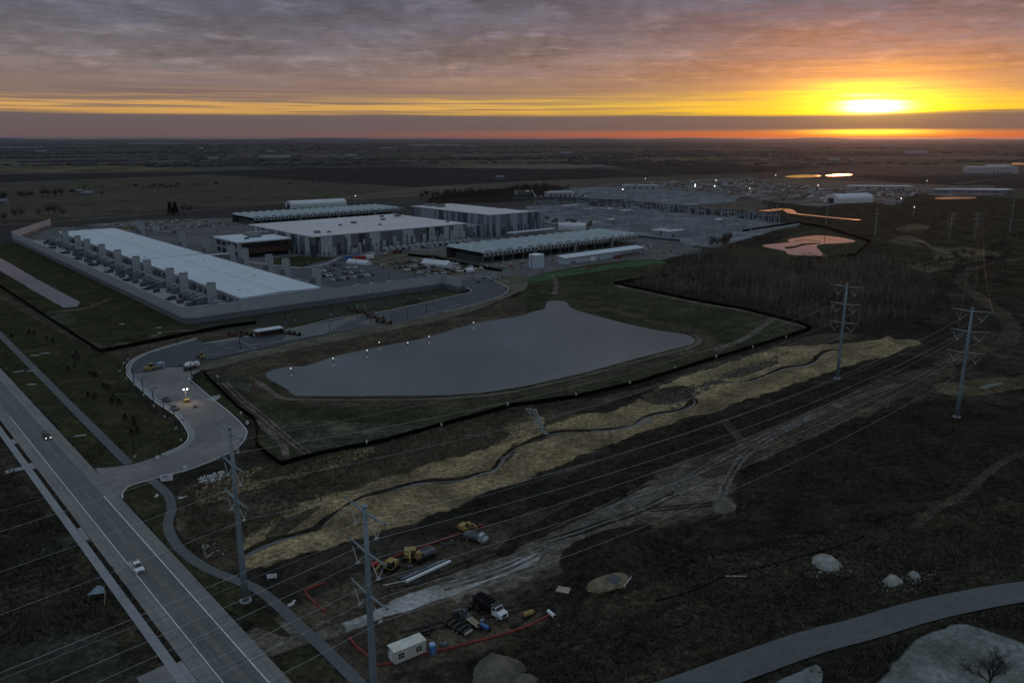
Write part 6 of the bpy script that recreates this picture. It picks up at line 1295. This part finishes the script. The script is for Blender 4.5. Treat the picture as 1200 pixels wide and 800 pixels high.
tuft_field('tan_weeds', [(215,575),(300,545),(420,520),(560,490),(640,480),(640,505),(500,545),(380,585),(290,630),(250,660),(225,640)], 11000, .45, .8, WEEDT, 36, 'tan weeds on the stream terrace')
tuft_field('dark_weeds', [(215,575),(300,555),(420,530),(560,500),(600,495),(500,540),(380,580),(290,625),(240,660),(220,640)], 1000, .6, .8, WEEDD, 37, 'dark brush on the stream terrace')
0 and tuft_field('dark_weeds', [(900,560),(1000,520),(1200,480),(1200,580),(900,640),(870,620)], 6000, .6, .9, WEEDD, 38, 'low dark weeds on bare soil')
tuft_field('verge_hedge', [RD(39.1,146), RD(39.9,146), RD(39.9,210), RD(39.1,210)], 900, .8, .5, WEEDD, 39, 'strip of low dark planting between sidewalk and road', px=False)
0 and tuft_field('dark_weeds', [(146,577),(168,567),(195,590),(195,618),(240,668),(290,700),(262,712),(200,648)], 3500, .35, .5, WEEDD, 40, 'short grass beside the curved path')
0 and tuft_field('dark_weeds', [(0,345),(60,380),(117,418),(150,440),(215,505),(190,530),(140,540),(0,400)], 5000, .35, .6, WEEDD, 41, 'short lawn grass left of the access road')

def tree_mesh(h, spread, seed, depth=4, twig=.035, up=.55, n0=5):
    """bare tree: returns trunk MB and crown MB of tapered limbs"""
    g = random.Random(seed); tk, cr = MB(), MB()
    def limb(p, d, L, r, k):
        q = p; pts = [p]
        for j in range(3):
            d = (d+Vector((g.gauss(0,.16), g.gauss(0,.16), .07))).normalized(); q = q+d*L/3; pts.append(q)
        (tk if k == 0 else cr).tube(pts, r, 6 if k < 2 else 3, r1=r*.55, cap=False)
        if k >= depth: return
        n = n0 if k == 0 else g.randint(3, 4)
        for i in range(n):
            a = g.uniform(0, 6.28); el = g.uniform(.25, 1.0) if k else g.uniform(.4, .95)
            s = d.orthogonal().normalized(); s.rotate(Matrix.Rotation(a, 3, d))
            e = (d*math.cos(el)+s*math.sin(el)*spread+Vector((0,0,up*.3))).normalized()
            st = pts[-1] if i == 0 or k == 0 else pts[1]+(pts[3]-pts[1])*g.random()
            limb(st, e, L*g.uniform(.55,.82), max(twig, r*.5), k+1)
    limb(Vector((0,0,0)), Vector((0,0,1)), h*.30, h*.022, 0); return tk, cr
def bare_tree(name, label, loc, h, seed, spread=1., depth=4, group=None, crown=TWIG, twig=.035, n0=5):
    t = thing(name, label, 'tree', loc, random.Random(seed).uniform(0,6), group); a, b = tree_mesh(h, spread, seed, depth, twig, n0=n0)
    a.build('trunk', BARK, t); b.build('crown', crown, t); return t
bare_tree('bare_tree', 'bare many-stemmed tree on pale limestone gravel in the bottom right corner', P(1166,822), 11.5, 5, 1.2, 5, twig=.017, n0=10)
for i, (x, y, h, lab) in enumerate(((10,655,8,'bare brownish tree at the left edge beside the driveway'),(28,640,7.5,'second bare brownish tree by the driveway, right of the edge tree'),(30,612,6,'low bare tree left of the sidewalk by the driveway'),(8,600,7,'dark bare tree at the left edge above the driveway'))):
    bare_tree('bare_tree', lab, P(x, y), h, 50+i, 1.1, 5, crown=TWIGB, twig=.028)
# evergreen shrubs
def conifer_mesh(h, r, n, seed):
    g = random.Random(seed); m = MB()
    for i in range(n):
        u = g.random()**.7; z = h*(.08+.92*u); rr = r*(1-u*.93)*g.uniform(.45,1.08); a = g.uniform(0,6.28); c = Vector((math.cos(a)*rr, math.sin(a)*rr, z))
        s = h*.10*g.uniform(.6,1.3); d = Vector((math.cos(a), math.sin(a), -.25)); e = d.orthogonal().normalized(); e.rotate(Matrix.Rotation(g.uniform(0,6.28), 3, d))
        m.add([c-e*s*.6, c+e*s*.6, c+d*s*1.1], [(0,1,2)]); 
    return m
CP = []
for k in range(3):
    t = None
    CP.append((conifer_mesh(2.6, 1.0, 260, 60+k)))
YS = [(152,428,0),(151,432,0)] 
shr = [(14,394),(33,391),(35,389),(40,391),(55,398),(62,400),(80,433),(88,429),(87,421),(90,415),(92,420),(105,438),(109,440),(113,441),(104,464),(111,466),(122,454),(127,456),(130,471),(133,467),(140,473),(147,491),(157,493),(158,498),(162,506),(155,509)]
pr = {}
for i, (x, y) in enumerate(shr):
    k = i % 3; lab = f'young dark evergreen planted on the left lawn, {nth(i)} counting toward the junction'
    if k not in pr:
        pr[k] = thing('evergreen_shrub', lab, 'shrub', P(x, y+1.5), 0, 'young evergreens on the left lawn'); CP[k].build('foliage', NEEDLE, pr[k]); MB().tube([(0,0,0),(0,0,2.2)], .07, 5).build('stem', BARK, pr[k])
    else: copy_tree(pr[k], P(x, y+1.5), i*1.3, lab, scale=(rng.uniform(.8,1.15),)*3)
for i, (x, y, h) in enumerate(((200,252,1.0),(206,252,1.05))):
    t = thing('conifer', ['left','right'][i]+' of the twin dark conifers beyond the far parking lot', 'tree', P(x, y), i, 'twin conifers'); conifer_mesh(17, 3.4, 420, 70+i).build('crown', NEEDLE, t); MB().tube([(0,0,0),(0,0,15)], .4, 6).build('trunk', BARK, t)
# bare trees in the distance (copies of three, each with trunk and crown)
fp = []
for k in range(4):
    a, b = tree_mesh(14, 1.1, 80+k, 3, .13, n0=7)
    g = random.Random(90+k); V = []
    for i in range(360):                                      # fine twig sprays that fill the crown
        u = Vector((g.gauss(0,1), g.gauss(0,1), g.gauss(0,1))).normalized()*g.random()**.45; c = Vector((u.x*5.2, u.y*5.2, 8.6+u.z*4.6)); d = Vector((u.x, u.y, .6+u.z*.5)).normalized(); e = d.orthogonal().normalized(); e.rotate(Matrix.Rotation(g.uniform(0,6.28), 3, d)); s = g.uniform(.6,1.5)
        b.add([c-e*.13, c+e*.13, c+d*s+e*g.gauss(0,.3)], [(0,1,2)])
    fp.append((a, b))
fpr = {}; FT = []
def far_tree(p, s, lab, group, w=1.):
    k = len(FT) % 4; FT.append(p)
    if k not in fpr:
        t = thing('distant_tree', lab, 'tree', p, 0, group); fp[k][0].build('trunk', BARK, t); fp[k][1].build('crown', TWIG, t); t.scale = (s*w,s*w,s); fpr[k] = t
    else: copy_tree(fpr[k], p, rng.uniform(0,6), lab, group, scale=(s*w,s*w,s))
def tree_row(pts, n, lab, group, smin=.6, smax=1.1, spread=3.):
    w = resample([P(*p) for p in pts], False, None, False); g = rng
    for i in range(n):
        u = g.uniform(0, len(w)-1.01); j = int(u); q = w[j]+(w[j+1]-w[j])*(u-j); far_tree((q.x+g.normal(0,spread), q.y+g.normal(0,spread)), g.uniform(smin,smax), lab, group, g.uniform(.8,1.3))
for i, (x, y, s) in enumerate(((216,251,.95),(224,251,.9),(20,258,1.0),(26,256,.9),(46,254,.7),(58,253,1.1),(66,254,1.1),(74,255,.8),(5,262,.9),(38,232,.9),(64,232,.8),(68,231,1.),(120,231,.7),(157,220,.6),(191,220,.7),(208,219.5,.8),(230,219.5,.6),(253,219,.8))):
    far_tree(P(x, y), s*1.25, f'bare tree beyond the left end of the site, {nth(i)} of those standing alone', 'single bare trees on the left')
tree_row([(100,221.5),(170,220),(245,220.5)], 18, 'bare tree of the hedge line across the left olive field', 'hedge line trees in the left field', .45, .75)
tree_row([(170,221),(240,221)], 12, 'bare tree of the hedge line across the left olive field', 'hedge line trees in the left field', .4, .7)
tree_row([(330,217),(400,215)], 8, 'low bare tree on the field edge left of centre', 'field edge trees', .4, .6)
tree_row([(0,236),(60,230),(100,228)], 22, 'bare tree round the left farmhouse', 'trees round the left farmhouse', .8, 1.3)
tree_row([(515,233),(560,229),(600,227),(640,222)], 130, 'bare tree in the dark belt behind the rear hall', 'tree belt behind the rear hall', .7, 1.15, 22)
tree_row([(498,191),(530,190),(570,188)], 22, 'bare tree in the far grove above centre', 'far grove', .9, 1.3, 30)
tree_row([(870,204),(905,203)], 12, 'bare tree in the clump left of the orange ponds', 'clump by the orange ponds', .8, 1.1, 12)
tree_row([(930,201),(1010,193)], 14, 'bare tree along the road behind the orange ponds', 'roadside trees behind ponds', .5, .9, 10)
tree_row([(835,292),(850,288),(862,286)], 10, 'bare tree at the near corner of the substation', 'trees at the substation corner', .7, 1.0, 6)
tree_row([(1030,224),(1060,228),(1080,232)], 10, 'bare tree at the right end of the far yard', 'trees right of the far yard', .4, .7, 8)
tree_row([(1150,300),(1180,288),(1215,280)], 10, 'bare tree at the right edge beyond the tan meadow', 'trees at the right edge', .5, .8, 12)
tree_row([(1100,312),(1130,306),(1160,305)], 14, 'bare tree along the far side of the work corridor', 'trees beyond the corridor', .4, .6, 14)
# bare woodland, one mass
def woodland():
    poly = [P(*p) for p in [(742,337),(780,312),(830,298),(880,303),(930,306),(985,300),(1040,312),(1085,322),(1100,345),(1075,372),(1010,386),(960,388),(900,363),(820,349)]]
    xs = [p[0] for p in poly]; ys = [p[1] for p in poly]; g = np.random.default_rng(44); X = g.uniform(min(xs), max(xs), 14000); Y = g.uniform(min(ys), max(ys), 14000); k = inside(poly, X, Y)
    X, Y = X[k][:3600], Y[k][:3600]; V, F = [], []
    for x, y in zip(X, Y):
        h = g.uniform(4, 11)*(.8+.9*mnoise.noise(Vector((x*.02, y*.02, 0)))); n0 = len(V); w = .06+h*.006
        V += [(x-w,y,0),(x+w,y,0),(x,y,h*.75)]; F.append((n0,n0+1,n0+2))
        for i in range(18):
            z = h*g.uniform(.25,.95); a = g.uniform(0,6.28); L = h*g.uniform(.10,.28); b = len(V); dx, dy = math.cos(a), math.sin(a); q = .085
            V += [(x-dy*q,y+dx*q,z),(x+dy*q,y-dx*q,z),(x+dx*L,y+dy*L,z+L*g.uniform(.7,1.7))]; F.append((b,b+1,b+2))
            c = V[-1]; a2 = a+g.uniform(-1,1); b = len(V); V += [((x+c[0])/2,(y+c[1])/2,(z+c[2])/2-.06),((x+c[0])/2,(y+c[1])/2,(z+c[2])/2+.06),((x+c[0])/2+math.cos(a2)*L*.6,(y+c[1])/2+math.sin(a2)*L*.6,(z+c[2])/2+L*.9)]; F.append((b,b+1,b+2))
    me = bpy.data.meshes.new('bare_woodland'); me.from_pydata(V, [], F); me.materials.append(surf('woodland_twigs', (.112,.096,.078), var=.5, scale=.06, col2=(.14,.115,.085), scale2=.012)); o = bpy.data.objects.new('bare_woodland', me); COL.objects.link(o)
    tag(o, 'bare brown woodland right of the pond grass', 'woodland', None, 'stuff')
woodland()
def brush(name, pts, n, h, seed, label, mat=None):
    w_ = [P(*p) for p in pts]; g = np.random.default_rng(seed); V, F = [], []
    for x, y in scatter(pts, n, seed=seed):
        for i in range(9):
            a = g.uniform(0,6.28); L = h*g.uniform(.5,1.1); b = len(V); r = h*.18; q = .06
            V += [(x-math.sin(a)*q, y+math.cos(a)*q, 0), (x+math.sin(a)*q, y-math.cos(a)*q, 0), (x+math.cos(a)*L*.5+g.normal(0,r), y+math.sin(a)*L*.5+g.normal(0,r), L)]; F.append((b,b+1,b+2))
    me = bpy.data.meshes.new(name); me.from_pydata(V, [], F); me.materials.append(mat or TWIG); o = bpy.data.objects.new(name, me); COL.objects.link(o); return tag(o, label, 'brush', None, 'stuff')
brush('brushwood', [(790,300),(850,290),(900,300),(960,303),(1080,314),(1110,340),(1180,330),(1180,300),(1020,306),(930,306),(800,312)], 1500, 3.4, 51, 'low brush along the edges of the woodland')
brush('brushwood', [(0,560),(18,562),(70,640),(62,690),(0,700),(-60,640)], 260, 2.0, 52, 'dark brush left of the sidewalk')
brush('brushwood', [(222,575),(300,556),(420,535),(440,545),(330,585),(260,640),(225,625)], 420, 1.2, 53, 'low brush on the stream terrace', TWIGB)
brush('brushwood', [(600,800),(720,745),(860,700),(1000,670),(1200,625),(1200,670),(1000,705),(800,765),(660,830)], 700, 1.1, 54, 'scattered low brush above the back road')
# far woods: strips and lots of lumps out to the horizon, one mass
def far_woods():
    g = np.random.default_rng(77); V, F = [], []
    def lump(x, y, r, h):
        b = len(V)
        for k in range(6):
            a = k*1.0472+g.uniform(-.3,.3); q = r*g.uniform(.75,1.25); V.append((x+math.cos(a)*q, y+math.sin(a)*q, 0))
        for k in range(6):
            a = k*1.0472+g.uniform(-.3,.3); q = r*g.uniform(.5,1.0); V.append((x+math.cos(a)*q, y+math.sin(a)*q, h*g.uniform(.5,.85)))
        V.append((x, y, h))
        for k in range(6):
            j = (k+1) % 6; F.append((b+k, b+j, b+6+j, b+6+k)); F.append((b+6+k, b+6+j, b+12))
    for s in range(165):
        y = 3000*math.exp(g.uniform(0, 1.95)); x = g.uniform(-.78, .78)*y
        if abs(x) < .0 : continue
        horiz = g.random() < .85; L = g.uniform(250, 1400)*(1+y/9000); wd = g.choice([14, 40, 160]); an = R(g.choice([4, 94]) if not horiz else g.choice([4, -86+90, 12])); n = int(L/(18+y*.004)*(1 if wd < 30 else 2.2 if wd < 100 else 4)); n = min(n, 190)
        for i in range(n):
            u = g.uniform(-L/2, L/2); v = g.normal(0, wd*.5); px_, py_ = x+math.cos(an)*u-math.sin(an)*v, y+math.sin(an)*u+math.cos(an)*v
            lump(px_, py_, g.uniform(8, 16)*(1+y/9000), g.uniform(4.5, 9.5))
    me = bpy.data.meshes.new('distant_woods'); me.from_pydata(V, [], F); me.materials.append(FARWOOD); o = bpy.data.objects.new('distant_woods', me); COL.objects.link(o)
    tag(o, 'dark woods and hedge lines out to the horizon', 'woods', None, 'stuff')
far_woods()
# farmsteads
def barn(label, x, y, L, D, h, rz, wall=WHITE, roof=ROOFP, name='barn', cat='barn', silo=False):
    t = thing(name, label, cat, P(x, y), rz); MB().b0(-L/2,L/2,-D/2,D/2,0,h).build('wall', wall, t)
    MB().add([(-L/2-.5,-D/2-.5,h),(L/2+.5,-D/2-.5,h),(L/2+.5,D/2+.5,h),(-L/2-.5,D/2+.5,h),(-L/2-.5,0,h+D*.35),(L/2+.5,0,h+D*.35)], [(0,1,5,4),(2,3,4,5),(1,2,5),(3,0,4),(3,2,1,0)]).build('roof', roof, t)
    MB().b0(-L*.2,-L*.2+L*.15,-D/2-.1,-D/2,0,h*.7).build('door', DGREY, t)
    for k in (0,1): MB().b0(L*.1+k*L*.2,L*.16+k*L*.2,-D/2-.1,-D/2,h*.4,h*.75).build('window', GLASSD, t)
    if silo: MB().cyl((L/2+7,0,9), 4, 18, 12, axis='z').build('silo', GREYP, t)
PW = surf('faded_white_paint', (.14,.15,.16), var=.1)
for i, (x, y, L, D, h, lab, nm) in enumerate(((102,229.5,26,12,5,'low white farm shed in the left olive field','barn'),(94,229.5,9,9,9,'small pale farmhouse beside the low white shed','farmhouse'),(4,240,14,10,6,'white farmhouse at the left edge among trees','farmhouse'),(235,175.6,40,20,8,'pale barn far off in the woods, left of centre','barn'),(318,179.4,60,24,9,'pale barn of the far farmstead, left one','barn'),(326,187,110,30,9,'long white barn of the far farmstead, right one','barn'),(308,186.5,40,20,8,'small pale barn beside the long white one','barn'),(450,176.3,50,24,14,'pale barn with a silo far above centre, left','barn'),(460,176,50,24,14,'pale barn with a silo far above centre, right','barn'),(412,184.6,60,24,8,'pale shed near the road far above the left canopy','barn'),(663,182,60,30,10,'white farmhouse far above the rear hall','farmhouse'),(586,209.8,22,10,5,'small pale shed alone in the ploughed field','barn'),(700,198,40,16,7,'white shed at the end of the ploughed field','barn'),(976,190.6,50,22,10,'white barn of the farm right of centre','barn'),(941,194.5,24,14,9,'dark barn left of the orange ponds','barn'),(996,190.2,20,14,8,'dim barn beside the white one, right of centre','barn'),(250,188,40,18,7,'pale shed at the edge of the tan strip','barn'),(1072,181.5,150,40,9,'long pale shed far on the right below the sun','barn'),(1040,172,160,60,10,'pale far shed under the sunset','barn'),(48,179,60,24,8,'dim barn far on the left','barn'))):
    barn(lab, x, y, L, D, h, R(rng.uniform(-15,25)), PW if i != 14 else DGREY, PW if i != 14 else DGREY, nm, nm, silo=i in (7,8))
# ------------------------------------------------------------------ haze
def make_haze():
    m = bpy.data.materials.new('thin_evening_haze'); m.use_nodes = True; N = NT(m.node_tree); N.n.clear()
    v = N.node('ShaderNodeVolumePrincipled'); v.inputs['Color'].default_value = (.50,.58,.80,1); v.inputs['Density'].default_value = HAZE_D; v.inputs['Anisotropy'].default_value = .83
    out = N.node('ShaderNodeOutputMaterial'); N.l.new(v.outputs[0], out.inputs['Volume'])
    o = MB().b0(-47000,47000,-47000,47000,-1.,104.).build('haze', m); tag(o, 'thin evening haze over the whole plain', 'haze', None, 'stuff')
    o.display_type = 'WIRE'
HAZE_D = 1.5e-5
make_haze()
